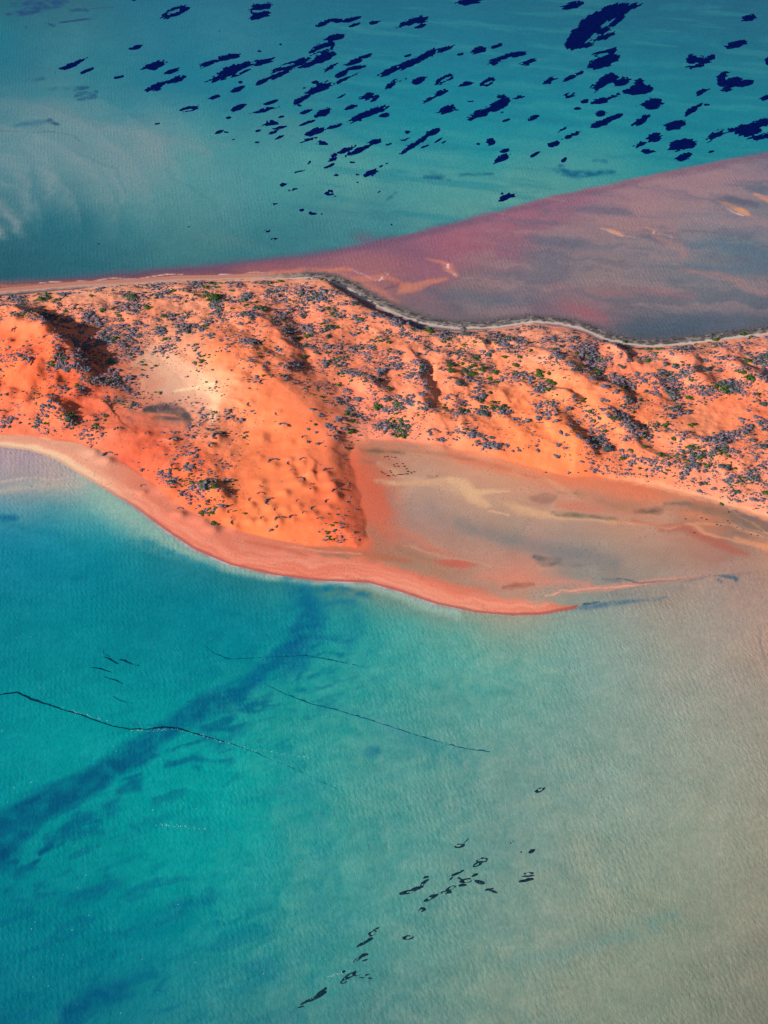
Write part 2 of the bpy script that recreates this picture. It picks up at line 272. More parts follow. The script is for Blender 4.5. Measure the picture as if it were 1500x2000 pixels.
W_STROKES = [
 # pale submerged sand waves, upper left
 ([(55,285,4),(85,310,9),(102,345,10),(95,385,4)], 6, 12, (118,146,151), .7, .25),
 ([(0,315,6),(35,330,10),(55,370,12),(50,420,4)], 8, 15, (118,143,150), .65, .25),
 ([(58,318,3),(70,350,5),(62,390,3)], 3, 7, (42,115,132), .5, 0),
 ([(0,400,8),(20,425,12),(38,450,8)], 8, 13, (125,143,148), .75, .25),
 ([(0,455,12)], 10, 13, (128,143,148), .8, .25), ([(0,428,3),(25,445,3),(12,475,3)], 3, 5, (45,105,120), .5, 0),
 ([(115,290,4),(170,310,8),(215,335,11),(240,370,7),(238,400,2)], 6, 13, (118,146,150), .7, .25),
 ([(120,285,2),(180,310,2),(225,330,2),(247,375,2)], 2, 4, (58,115,130), .5, 0),
 ([(150,240,3),(200,253,8),(270,262,8),(305,285,10),(320,318,5)], 6, 13, (118,145,150), .7, .25),
 ([(215,300,5),(260,305,7),(300,320,5)], 4, 13, (115,143,148), .4, .25),
 ([(310,272,3),(360,280,5),(400,298,8),(410,305,3)], 4, 10, (112,142,148), .5, .25),
 ([(360,268,4),(420,280,6),(450,283,2)], 4, 13, (105,142,148), .4, .25),
 ([(322,300,2),(335,345,2),(400,380,2),(440,440,2)], 2, 6, (55,115,130), .35, 0),
 ([(0,205,8),(60,205,12),(140,228,9),(200,252,5)], 8, 12, (98,132,142), .4, 0),
 ([(400,465,6),(460,470,8),(520,490,4)], 5, 12, (88,128,130), .4, 0),
 ([(0,100,40)], 30, 60, (10,105,128), .5, .25), ([(60,180,14),(140,182,10)], 10, 14, (35,120,135), .4, 0),
 ([(90,440,14),(150,440,22)], 20, 30, (30,102,118), .6, .3),
 ([(235,445,10),(280,470,14)], 10, 18, (45,112,122), .4, 0),
 ([(270,150,10),(360,165,14),(470,185,8)], 10, 21, (15,112,138), .45, .25),
 ([(20,290,30),(150,300,34),(280,320,30)], 30, 60, (102,138,146), .5, .3), ([(60,400,16),(180,385,20)], 16, 40, (92,132,140), .35, .3),
 # deeper tongue and pale swells, upper right
 ([(300,125,8),(450,165,10),(560,205,12),(640,240,8),(760,295,8),(860,320,4)], 8, 16, (10,125,145), .4, 0),
 ([(650,268,3),(760,300,6),(900,310,4)], 4, 10, (75,150,148), .4, 0),
 ([(1210,75,6),(1300,70,8),(1400,85,4)], 6, 10, (40,130,142), .3, .3), ([(1000,130,5),(1100,108,7),(1250,128,4)], 5, 9, (48,138,145), .35, .3),
 ([(1290,15,4),(1400,17,4)], 4, 8, (45,130,142), .4, .3), ([(830,45,3),(700,52,3),(640,52,3)], 3, 6, (60,140,148), .35, .3),
 ([(1200,130,6),(1330,118,6),(1500,125,6)], 6, 10, (30,130,142), .3, .3), ([(750,195,5),(860,190,4)], 5, 9, (50,140,148), .3, .3),
 # faint weed
 ([(830,345,2),(860,347,4),(878,348,2)], 3, 3, (20,95,120), .8, .9), ([(895,341,2),(920,341,3),(955,342,3)], 3, 3, (30,105,125), .75, .9),
 ([(825,333,2),(870,345,3)], 3, 3, (40,115,130), .5, .9), ([(1095,325,3),(1115,338,6),(1160,338,6),(1198,337,3)], 4, 4, (15,92,122), .9, .8), ([(1085,330,2),(1100,340,4),(1130,348,3)], 4, 4, (35,110,130), .6, .9),
 ([(1160,313,4),(1180,316,3)], 3, 3, (30,110,130), .7, .9), ([(1225,45,6)], 6, 6, (10,85,115), .6, .6), ([(755,387,2),(772,378,3)], 3, 3, (40,100,120), .7, .8),
 ([(15,28,3),(60,20,6),(115,10,5),(125,0,4)], 4, 4, (18,68,112), .9, .9), ([(20,10,2),(80,6,4),(130,2,3)], 3, 4, (18,68,112), .8, .9), ([(140,21,2),(170,19,3)], 2, 2, (20,68,110), .8, .5), ([(120,43,1.5),(150,40,2.5),(176,36,1.5)], 2, 1.5, (18,60,108), .95, .4), ([(52,53,2.5)], 3, 1.5, (22,70,110), .8, .3), ([(92,49,1.5),(102,50,1.5)], 1.5, 1.5, (22,60,110), .8, .3),
 ([(180,17),(222,14)], 1.2, 1.5, (30,80,115), .6, .4), ([(98,175,3),(135,173,3)], 3, 3, (38,105,125), .7, 1), ([(150,172,5),(175,168,4)], 4, 3, (22,85,115), .85, 1), ([(152,184,4),(190,180,4)], 4, 3, (22,85,115), .85, 1), ([(155,195,3),(188,190,4)], 4, 3, (22,85,115), .85, 1), ([(65,156,4),(85,152,4)], 4, 4, (35,95,120), .8, 1), ([(98,235,4),(110,242,4)], 4, 2.5, (25,70,105), .9, .8), ([(30,246,3),(70,240,4),(98,236,4)], 4, 5, (38,100,125), .6, .4), ([(0,256,1),(60,257,1),(105,256,1),(140,265,1),(162,275,1)], 1, 1.5, (85,110,110), .8, .8),
 # purple shoal streaks
 ([(1060,415,6),(1110,402,9),(1170,405,8),(1230,415,4)], 6, 14, (108,98,118), 0.81, 0), ([(1050,465,6),(1130,475,8),(1250,490,8),(1330,500,5)], 8, 14, (105,108,122), 0.61, 0),
 ([(1390,380,3),(1420,386,7),(1455,393,7),(1480,400,3)], 5, 5, (96,95,112), 0.90, 0), ([(1456,368,2),(1480,368,8),(1510,385,11)], 6, 5, (100,108,124), 0.90, 0),
 ([(1255,455,4),(1280,465,6),(1300,475,4)], 4, 7, (88,92,112), 0.88, 0), ([(1325,490,6),(1400,475,12),(1500,500,14)], 10, 16, (88,112,128), 0.68, 0), ([(1345,520,6),(1420,530,9),(1500,520,10)], 8, 14, (90,108,125), 0.68, 0),
 ([(1175,432,3),(1215,440,5),(1270,455,5),(1320,480,4),(1340,500,2)], 4, 9, (172,126,122), 0.81, 0), ([(1210,425,3),(1260,435,5),(1310,455,6),(1335,485,6),(1330,505,3)], 4, 8, (158,122,124), 0.74, 0),
 ([(1400,380,2),(1500,440,3)], 4, 10, (150,122,128), 0.47, 0), ([(1220,370,5),(1320,390,7),(1400,405,5),(1500,432,5)], 5, 13, (158,124,130), 0.47, 0), ([(1330,528,3),(1410,538,5),(1455,555,5),(1490,575,3)], 4, 7, (150,115,118), 0.81, 0), ([(1480,545,3),(1520,552,4)], 4, 6, (150,120,120), 0.68, 0),
 ([(1060,552,2),(1120,567,4),(1200,570,6),(1290,572,9),(1350,575,5)], 5, 10, (150,108,115), 0.68, 0), ([(1090,515,2),(1150,530,4),(1190,548,3)], 4, 8, (140,122,125), 0.61, 0), ([(1100,592,6),(1150,612,9),(1180,625,5)], 7, 12, (155,95,105), 0.68, 0), ([(1240,590),(1330,595)], 5, 10, (125,108,115), 0.54, 0),
 ([(880,500,8),(940,480,10),(1010,500,4)], 8, 18, (152,92,110), 0.54, 0), ([(1300,635,8),(1230,640,8),(1400,625,6)], 8, 14, (78,92,108), 0.54, 0),
 ([(700,470,10),(800,490,14),(860,515,6)], 10, 20, (125,88,110), 0.54, .4), ([(880,575,8),(960,590,10),(1040,585,6)], 8, 16, (100,108,120), 0.68, 0), ([(830,560,8),(900,600,8)], 8, 12, (95,95,110), 0.54, .3),
 ([(0,548,2),(200,534,3),(400,520,5),(600,500,7),(800,462,7),(950,425,7),(1080,392,6),(1300,342,6),(1500,302,6)], 5, 7, (108,82,106), 0.61, 0),
 ([(1150,400,10),(1260,372,14),(1400,352,14),(1500,345,12)], 10, 22, (152,120,130), 0.68, .2), ([(1130,440,8),(1230,450,12),(1320,430,10)], 8, 18, (150,120,126), 0.61, .2), ([(1350,420,8),(1440,440,12),(1520,460,12)], 8, 18, (148,128,134), 0.54, .2), ([(1010,580,6),(1080,575,8),(1180,590,8)], 8, 12, (138,112,118), 0.54, .3), ([(1160,520,5),(1230,535,6),(1300,545,5)], 6, 10, (140,122,126), 0.54, .3), ([(940,440,10),(1050,420,14),(1150,385,10)], 10, 20, (158,100,118), 0.61, .2),
 # half-drained orange bars with a foam edge
 ([(835,505,1),(860,512,4),(880,525,7),(888,535,5)], 4, 4, (208,125,105), .85, 0), ([(870,517),(888,538)], .8, .8, (240,205,205), .9, .3), ([(890,540),(950,546),(1020,552)], .7, 1, (160,145,150), .6, .5),
 ([(695,545,6),(750,540,5),(768,548,5),(785,562,6),(800,558,6)], 5, 4, (205,122,102), .7, 0), ([(775,570,3),(810,562,7),(850,548,6),(870,543,2)], 5, 4, (205,125,102), .8, 0), ([(738,548),(750,542),(748,546)], .8, .9, (245,225,225), .9, 0), ([(758,532),(763,538)], .8, 1, (240,215,210), .8, 0),
 ([(640,530,3),(700,550,6),(740,570,7),(775,590,4)], 5, 5, (190,118,105), .8, .2), ([(755,565,2),(778,558,3),(770,553,2)], 2, 3, (115,75,90), .6, .4),
 ([(678,525),(705,532),(730,546)], .7, .8, (225,190,190), .8, .3), ([(770,590,2),(830,610,2),(890,622,2)], 2, 3, (120,105,100), .5, .4),
 ([(1173,444,1),(1195,450,3.5),(1215,458,3.5),(1222,462,1)], 3, 2.5, (215,150,118), .95, 0), ([(1174,446),(1200,456),(1220,461),(1250,467)], .6, .8, (225,195,190), .75, .4), ([(1258,442,1),(1275,450,3),(1278,452,1)], 2, 2, (210,145,118), .8, 0), ([(1272,452),(1277,455)], .7, .7, (240,225,220), .9, 0), ([(1285,456),(1315,463)], .7, 1, (205,170,165), .6, .3),
 ([(1405,393,1),(1420,398,4),(1440,408,5.5),(1455,414,5),(1460,417,2)], 3, 2, (215,148,112), .95, 0), ([(1412,402),(1430,413),(1450,419)], .7, .7, (235,205,200), .85, .2), ([(1470,378,2),(1490,386,5),(1520,398,7)], 4, 2.5, (215,145,110), .95, 0),
 ([(1250,592),(1350,602),(1420,606)], .6, 1, (135,125,130), .6, .5),
 ([(0,553,4),(150,547,3),(300,538,3),(420,533,3)], 3, 4, (150,92,88), .5, 0), ([(80,552),(150,549),(250,543),(330,538),(360,537)], .7, .7, (225,190,180), .9, .3), ([(425,533),(460,536),(520,531),(600,529),(640,527),(665,525)], .6, .7, (230,200,195), .85, .4),
 ([(0,560,3),(100,556,3),(250,547,2.5),(400,540,2),(600,530,3)], 3, 2, (190,110,88), .75, 0), ([(530,530,3),(620,526,4),(680,527,4)], 3, 4, (205,120,100), .8, 0),
 # near bay: the dark weed-covered channel
 ([(-60,1680,40),(0,1630,42),(80,1575,30),(170,1530,24),(260,1475,22)], 26, 12, (0,88,120), .8, .5), ([(260,1475,22),(340,1415,18),(400,1380,24),(470,1350,16)], 17, 12, (0,98,128), .8, .5), ([(470,1350,14),(540,1290,14),(590,1240,18),(620,1215,12)], 16, 13, (2,102,134), .8, .5),
 ([(0,1690,14),(20,1660,20)], 14, 14, (0,70,108), .5, .5), ([(235,1545,6),(270,1530,13),(275,1525,6)], 9, 8, (0,100,128), .85, .4), ([(200,1580,6),(230,1560,4)], 6, 9, (0,110,132), .7, .6), ([(80,1665,6),(100,1650,6)], 5, 3, (0,85,118), .8, .2), ([(12,1684,4),(32,1681,5)], 4, 2.5, (0,85,118), .85, .2), ([(58,1690,3),(75,1681,4)], 3, 2, (0,82,118), .85, .2), ([(110,1655,1),(125,1645,3)], 2, 2, (0,95,122), .7, .2),
 ([(150,1600,10),(220,1580,14)], 12, 14, (0,105,130), .6, .8), ([(100,1640,12),(150,1610,12)], 12, 12, (0,98,126), .7, .9), ([(390,1425,12),(430,1450,14),(480,1420,8)], 12, 14, (5,115,135), .55, .7), ([(440,1400,6),(500,1370,6)], 6, 10, (10,112,136), .5, .8),
 ([(130,1760,12),(180,1745,14),(240,1725,8)], 12, 12, (2,105,130), .6, .6), ([(280,1820,14),(340,1790,18),(400,1760,12)], 14, 20, (4,118,134), .6, .4), ([(135,1980,14),(180,1950,22),(240,1930,14)], 18, 16, (2,82,118), .75, .5), ([(150,1990,12),(120,2010,14)], 12, 12, (0,78,115), .6, .5), ([(200,1920,10),(280,1900,8)], 10, 22, (4,105,128), .5, .5), ([(0,1990,18)], 16, 14, (4,92,120), .5, .3),
 ([(500,1900,10),(540,1890,14)], 10, 22, (15,115,132), .55, .7), ([(720,1468,8),(740,1465,8)], 8, 7, (35,118,138), .6, .5), ([(470,1560,8),(560,1540,12),(640,1530,8)], 10, 20, (25,130,142), .4, .7), ([(350,1600,10),(400,1620,14)], 10, 20, (5,125,138), .45, .7),
 ([(610,1150,4),(660,1150,8),(720,1165,5)], 6, 7, (10,105,135), .6, .9), ([(640,1180,5),(690,1175,5)], 5, 6, (25,112,138), .5, 1), ([(560,1130,6),(600,1145,8)], 6, 12, (15,118,140), .4, .6), ([(560,1190,8),(600,1170,8)], 8, 12, (5,110,138), .4, .7), ([(600,1190,12),(560,1280,14),(590,1300,10)], 12, 14, (6,98,134), .6, .8), ([(575,1140,16),(615,1195,24),(600,1255,22),(560,1305,16)], 22, 22, (6,102,136), .6, .7), ([(640,1150,8),(700,1200,12),(680,1260,12)], 12, 20, (20,118,140), .45, .8),
 ([(140,1130,5),(165,1128,5)], 5, 5, (0,112,132), .5, .5), ([(0,1012,5),(30,1010,5)], 4, 5, (20,105,140), .6, .3), ([(280,1055,4),(340,1085,8),(420,1110,6)], 5, 9, (10,122,145), .5, .6),
 ([(560,1600,16),(600,1750,16),(560,1900,12)], 16, 40, (95,148,138), .3, .8), ([(480,1780,12),(540,1650,10),(610,1530,8)], 12, 28, (25,140,145), .4, .8), ([(620,1600,8),(640,1700,10),(600,1790,10)], 10, 26, (45,135,142), .5, .8), ([(540,1930,8),(600,1850,12),(680,1790,10)], 10, 24, (50,132,138), .5, .8), ([(1000,1880,10),(1150,1850,12),(1320,1790,10)], 12, 30, (100,140,135), .5, .7),
 ([(740,1400,8),(800,1450,12),(900,1480,8)], 10, 24, (60,138,142), .5, .8), ([(660,1380,6),(800,1440,6),(900,1465,6)], 6, 8, (50,135,142), .4, .5),
 ([(700,1480,2),(740,1510,2),(800,1560,2)], 2, 5, (115,165,150), .4, .4), ([(900,1690,10),(1000,1640,12)], 10, 26, (95,142,140), .4, .6), ([(1120,1640,10),(1200,1780,12),(1330,1740,10)], 10, 30, (150,155,135), .4, .6),
 # blue hole behind the spit tip and sand bars near it
 ([(1120,1190,2),(1160,1187,4),(1200,1180,5),(1260,1172,2.5),(1300,1167,1)], 4, 4, (80,110,132), .75, .5), ([(1095,1178,2),(1115,1176,2.5),(1145,1181,2),(1170,1178,1)], 2, 2, (45,78,108), .85, .6), ([(1160,1165,4),(1250,1158,5),(1330,1150,3)], 4, 6, (140,135,130), .45, 0),
 ([(1395,1122,1),(1430,1129,4),(1432,1131,4)], 2, 2, (60,95,115), .75, .5), ([(1400,1131,2),(1403,1136,2)], 2, 1.5, (55,90,115), .8, 0), ([(1385,1120,2.5)], 3, 1.5, (70,85,110), .8, 0), ([(1430,1125,3),(1480,1105,5)], 4, 7, (140,118,112), .5, 0),
 ([(1340,1135,2),(1370,1128,2),(1385,1123,1)], 2, 2, (95,108,125), .5, .3), ([(1480,1200,10),(1500,1300,10)], 10, 18, (188,150,132), .4, .5), ([(1480,1220,1),(1490,1270,2),(1498,1300,2)], 3, 3, (100,105,108), .5, 1),
 ([(1440,1180,16),(1500,1160,16)], 14, 20, (185,145,130), .35, .3), ([(1300,1340,20),(1350,1200,20)], 20, 40, (160,155,140), .3, .4),
]
# band of water next to the near shore
SH = [(0,1040),(100,1022),(190,1040),(255,1065),(330,1095),(410,1122),(500,1142)]
G_STROKES = [
 ([(700,872,4),(800,872,5),(880,890,6),(960,912,7),(1067,938,8),(1167,948,8),(1233,958,8),(1300,972,6)], 8, 14, (226,122,86), .7, .25), ([(700,900,10),(712,960,16),(730,1020,14)], 16, 26, (222,108,78), .55, .15),
 # tidal flat
 ([(735,905,2),(800,935,6),(860,945,8),(920,965,14),(950,985,8)], 6, 8, (215,170,135), .5, .2),
 ([(738,938,5),(790,946,6),(860,940,5),(885,935,2)], 5, 4, (216,164,128), .75, .3), ([(880,938,6),(905,948,11),(920,965,12),(950,985,5)], 8, 5, (222,174,134), .8, .3), ([(920,962,6),(960,960,4),(995,957,2)], 5, 4, (222,176,134), .85, .15),
 ([(990,985,5),(1015,995,10),(1050,1000,8),(1110,1012,4),(1200,1020,3)], 6, 5, (218,168,130), .75, .35), ([(955,998,2),(995,1004,2)], 2, 2, (222,172,132), .8, 0), ([(1190,1018,3),(1260,1022,3),(1350,1030,2),(1400,1045,2)], 3, 4, (212,150,112), .7, .2),
 ([(1000,925,2),(1060,938,3),(1100,955,4),(1120,968,3)], 3, 5, (215,160,122), .6, .2), ([(1020,925,2),(1045,935,3),(1060,938,1)], 3, 3, (205,110,82), .7, 0), ([(1042,974,6),(1052,974,11),(1070,974,11),(1082,973,6)], 8, 3.5, (162,116,100), .7, .4),
 ([(1090,985,6),(1130,990,9),(1165,995,9),(1178,992,4)], 8, 5, (206,124,100), .7, .25), ([(1090,960,3),(1130,965,3)], 3, 6, (160,125,100), .5, .6), ([(1080,1000,3),(1110,1005,6),(1150,1010,4),(1200,1012,2)], 4, 4, (125,108,88), .75, .6),
 ([(1130,965,6),(1200,985,9),(1260,990,9)], 8, 12, (165,118,92), .6, .5), ([(1240,995,5),(1280,997,7),(1300,995,4)], 6, 4, (120,90,78), .7, .8), ([(1300,985,4),(1350,985,4),(1400,1005,8),(1470,1025,12),(1560,1060,14)], 8, 6, (132,105,92), .8, .5),
 ([(1340,1000,6),(1420,1015,6)], 6, 8, (215,130,95), .5, .5), ([(1370,965,1),(1430,1000,1),(1500,1040,1)], 1, 1, (195,140,115), .8, .2), ([(1360,970,3),(1440,1000,5),(1530,1040,6)], 4, 5, (130,105,98), .75, .6),
 ([(1290,1035,4),(1340,1030,7),(1380,1050,8),(1430,1075,8),(1455,1080,4)], 7, 7, (178,98,82), .75, 0), ([(1230,1022),(1280,1025),(1300,1033),(1350,1022),(1380,1040),(1440,1058),(1520,1075)], 2.5, 3, (222,152,118), .7, .2), ([(1440,1052,3),(1500,1068,6)], 4, 4, (225,145,108), .8, 0),
 ([(1230,1015,3),(1290,1027,3),(1340,1025,3)], 3, 4, (175,100,82), .5, 0), ([(1350,1023,2),(1420,1025,3),(1500,1045,5)], 4, 3, (222,150,112), .7, .4), ([(1400,1020),(1430,1025),(1500,1045)], 1.5, 1.5, (130,115,110), .9, 1),
 ([(705,878,3),(735,881,5),(790,884,2)], 6, 6, (112,88,72), .7, .6), ([(780,876,3),(850,885,4),(930,900,3)], 4, 6, (165,125,105), .6, .5), ([(840,930,2),(850,932,2)], 3, 3, (140,115,95), .6, .5), ([(880,890,4),(940,905,5),(1000,915,3)], 5, 6, (205,100,78), .55, .5), ([(700,900,3),(730,905,4)], 5, 4, (165,105,90), .5, .9), ([(700,870,2),(780,868,2),(860,876,2)], 2, 3, (165,130,115), .6, .8),
 ([(690,910,6),(708,950,16),(730,990,14),(755,1010,6)], 14, 20, (212,102,76), .75, .1), ([(700,960,12),(728,1010,18),(760,1040,8)], 16, 22, (212,112,86), .5, .15), ([(760,960,6),(770,990,6)], 6, 10, (160,130,122), .4, 0), ([(720,1030,10),(740,1060,14),(770,1080,8)], 10, 14, (178,120,98), .7, .4),
 ([(840,990,8),(860,1020,8)], 8, 14, (155,130,125), .5, .3), ([(890,1020,6),(960,1045,12),(1040,1068,12),(1120,1080,14),(1200,1100,10)], 12, 14, (125,122,122), .6, .35), ([(1045,1090,5),(1060,1098,9),(1090,1095,7)], 7, 4, (95,95,95), .65, .7), ([(1090,1104,3),(1140,1105,4)], 3, 4, (108,108,112), .5, .5), ([(1180,1130,2),(1210,1134,4)], 3, 4, (100,105,115), .5, .3),
 ([(775,1025,3),(800,1045,4),(850,1070,3),(890,1085,2)], 3, 5, (212,118,90), .5, .3), ([(780,1070,3),(830,1090,6),(880,1105,5)], 5, 8, (145,118,88), .6, .5), ([(850,1095,3),(868,1100,8),(900,1103,8),(928,1107,3)], 6, 2.2, (198,104,86), .8, .2), ([(900,1110),(897,1122)], 1.2, 1.2, (195,105,85), .8, 0),
 ([(790,1065),(830,1075),(870,1088),(930,1100),(990,1110)], 1.5, 1.5, (205,155,128), .5, .3), ([(800,1100,4),(850,1115,9),(895,1125,3)], 6, 6, (172,138,108), .6, .3), ([(820,1068,2),(860,1075,2)], 2, 2, (200,110,85), .6, .3),
 ([(980,1148,2),(1005,1143,5),(1035,1142,5),(1043,1144,2)], 4, 3, (158,94,80), .8, .3), ([(995,1149,2),(1030,1146,3)], 2, 2, (175,125,100), .7, .3), ([(940,1125,6),(1050,1135,10),(1150,1140,6)], 8, 10, (222,135,112), .6, .1),
 # second thin bar
 ([(1085,1158,2),(1150,1150,7),(1230,1145,7),(1310,1133,5),(1370,1124,2)], 5, 4, (208,140,122), .8, .15), ([(1065,1165),(1100,1155),(1180,1148),(1240,1142)], 1, 1.3, (240,170,140), .9, .1), ([(1205,1131),(1255,1138),(1280,1139),(1305,1134),(1350,1129),(1385,1122)], 1, 1.3, (90,88,98), .8, .2), ([(1310,1136),(1340,1132),(1382,1123)], 1, 1.2, (225,160,138), .7, .1),
 # interdune pan
 ([(262,712,4),(295,695,13),(340,715,22),(380,745,24),(408,775,12),(415,820,5)], 20, 9, (224,168,136), .75, .45), ([(285,678,8),(300,690,10)], 8, 7, (235,175,140), .5, .2), ([(345,765,2),(380,757,3),(415,748,3)], 2, 3, (238,200,160), .9, .15), ([(395,745,8),(420,765,10),(420,800,8),(415,830,3)], 8, 6, (238,185,145), .7, .1),
 ([(350,690,4),(385,705,6),(410,725,4)], 4, 6, (205,125,88), .6, .6), ([(255,745,6),(290,750,7),(315,742,5)], 6, 8, (210,150,118), .5, .6),
 ([(230,780,5),(245,785,4)], 5, 4, (105,88,85), .85, .3), ([(285,800,4),(320,797,9),(345,800,10),(362,815,8),(370,825,2)], 6, 5, (84,74,76), .9, .45), ([(300,815,2),(345,820,4),(368,822,4)], 4, 5, (80,70,72), .8, .4), ([(310,803,2),(330,805,2)], 2, 3, (150,112,100), .6, .4), ([(365,830,4),(370,842,3)], 3, 5, (110,85,82), .5, .5), ([(310,820,3),(350,828,4)], 3, 5, (165,120,105), .5, .4), ([(255,800,3),(280,808,4)], 3, 7, (130,85,75), .5, .7),
 ([(395,835,4),(410,820,3)], 3, 4, (200,110,80), .7, .2), ([(280,840,20),(300,870,24),(330,890,20)], 20, 18, (212,92,62), .5, .4), ([(340,870,4),(370,880,4),(400,905,6),(410,895,3)], 4, 4, (198,92,70), .6, .3), ([(390,850,2),(340,885,2),(320,920,2)], 2, 3, (225,130,100), .5, .4), ([(230,895,8),(270,910,8)], 6, 8, (195,80,58), .5, .4),
 ([(250,820,4),(300,830,4),(370,855,4)], 6, 8, (210,125,105), .5, .5), ([(320,855,2),(345,862,2),(375,885,2)], 2, 3, (225,140,112), .5, .3), ([(420,890,2),(370,900,2),(430,920,2)], 3, 4, (195,85,62), .4, .5),
 # foot of the big dune, red side
 ([(700,1010,3),(712,1050,3),(712,1065,2)], 3, 3, (228,115,78), .7, 0), ([(688,890,5),(697,960,5),(706,1020,4)], 5, 8, (226,104,70), .6, .2),
 # ground behind the spit beach
 ([(600,1068,2),(650,1072,6),(720,1085,8),(800,1095,4)], 6, 5, (188,112,82), .7, .4), ([(620,1080,1),(650,1085,3),(690,1090,2)], 3, 3, (150,115,95), .7, .7), ([(480,1058,2),(540,1070,4),(600,1088,4),(660,1105,2)], 4, 3, (200,98,72), .6, .3), ([(700,1100,4),(760,1115,8),(850,1140,8),(950,1155,6)], 6, 7, (222,108,82), .6, .3),
 ([(560,1066),(640,1078),(700,1080)], 1.5, 2, (245,165,130), .5, .4),
]
def beach(col, u, v, x, y, nz):
    """bands of the near beach, by distance from the waterline"""
    dl = sdf(x, y, LAND)
    P = A(SOUTH[5:26])
    m = (dl > -2) & (dl < 22) & (y < 700) & (u < 1130) & (v > 830)
    d = seg_dist(x[m], y[m], P)[0]+nz[m]*.6
    uu, vv = u[m], v[m]; c = col[m]
    west = sstep(330, 130, uu); mid = sstep(200, 400, uu)
    wet = np.array((176,92,84))*(1-west[:, None])+np.array((205,165,140))*west[:, None]
    body = np.array((228,130,104))*(1-west[:, None])+np.array((238,198,160))*west[:, None]
    hi = np.array((240,165,138)); wid = np.interp(uu, [0, 200, 330, 450, 560, 800, 950, 1050, 1085, 1120], [4.5, 6, 9, 13, 16, 15, 13, 9, 5, 1.6])
    k = sstep(1.05, .55, d/wid+nz[m]*.2)*.93
    band = perlin(d*.45+fbm(x[m]/22, y[m]/22, 3, 61)*2.2, (x[m]+y[m])/35, 62)+.45*perlin(d*1.5+fbm(x[m]/9, y[m]/9, 2, 64), (x[m]-y[m])/14, 63)
    bb = body*(1-.0*band[:, None])+np.clip(band, 0, 1)[:, None]*(hi-body)*.7-np.clip(-band, 0, 1)[:, None]*np.array((8, 18, 16))
    bb = bb*(1-sstep(1.9, .7, d)[:, None])+wet*sstep(1.9, .7, d)[:, None]
    c = c*(1-k[:, None])+bb*k[:, None]
    # pink upper beach in the west
    k2 = sstep(9, 6, d)*sstep(4, 6, d)*west*.8
    c = c*(1-k2[:, None])+np.array((226,150,122))*k2[:, None]
    col[m] = c
    return col

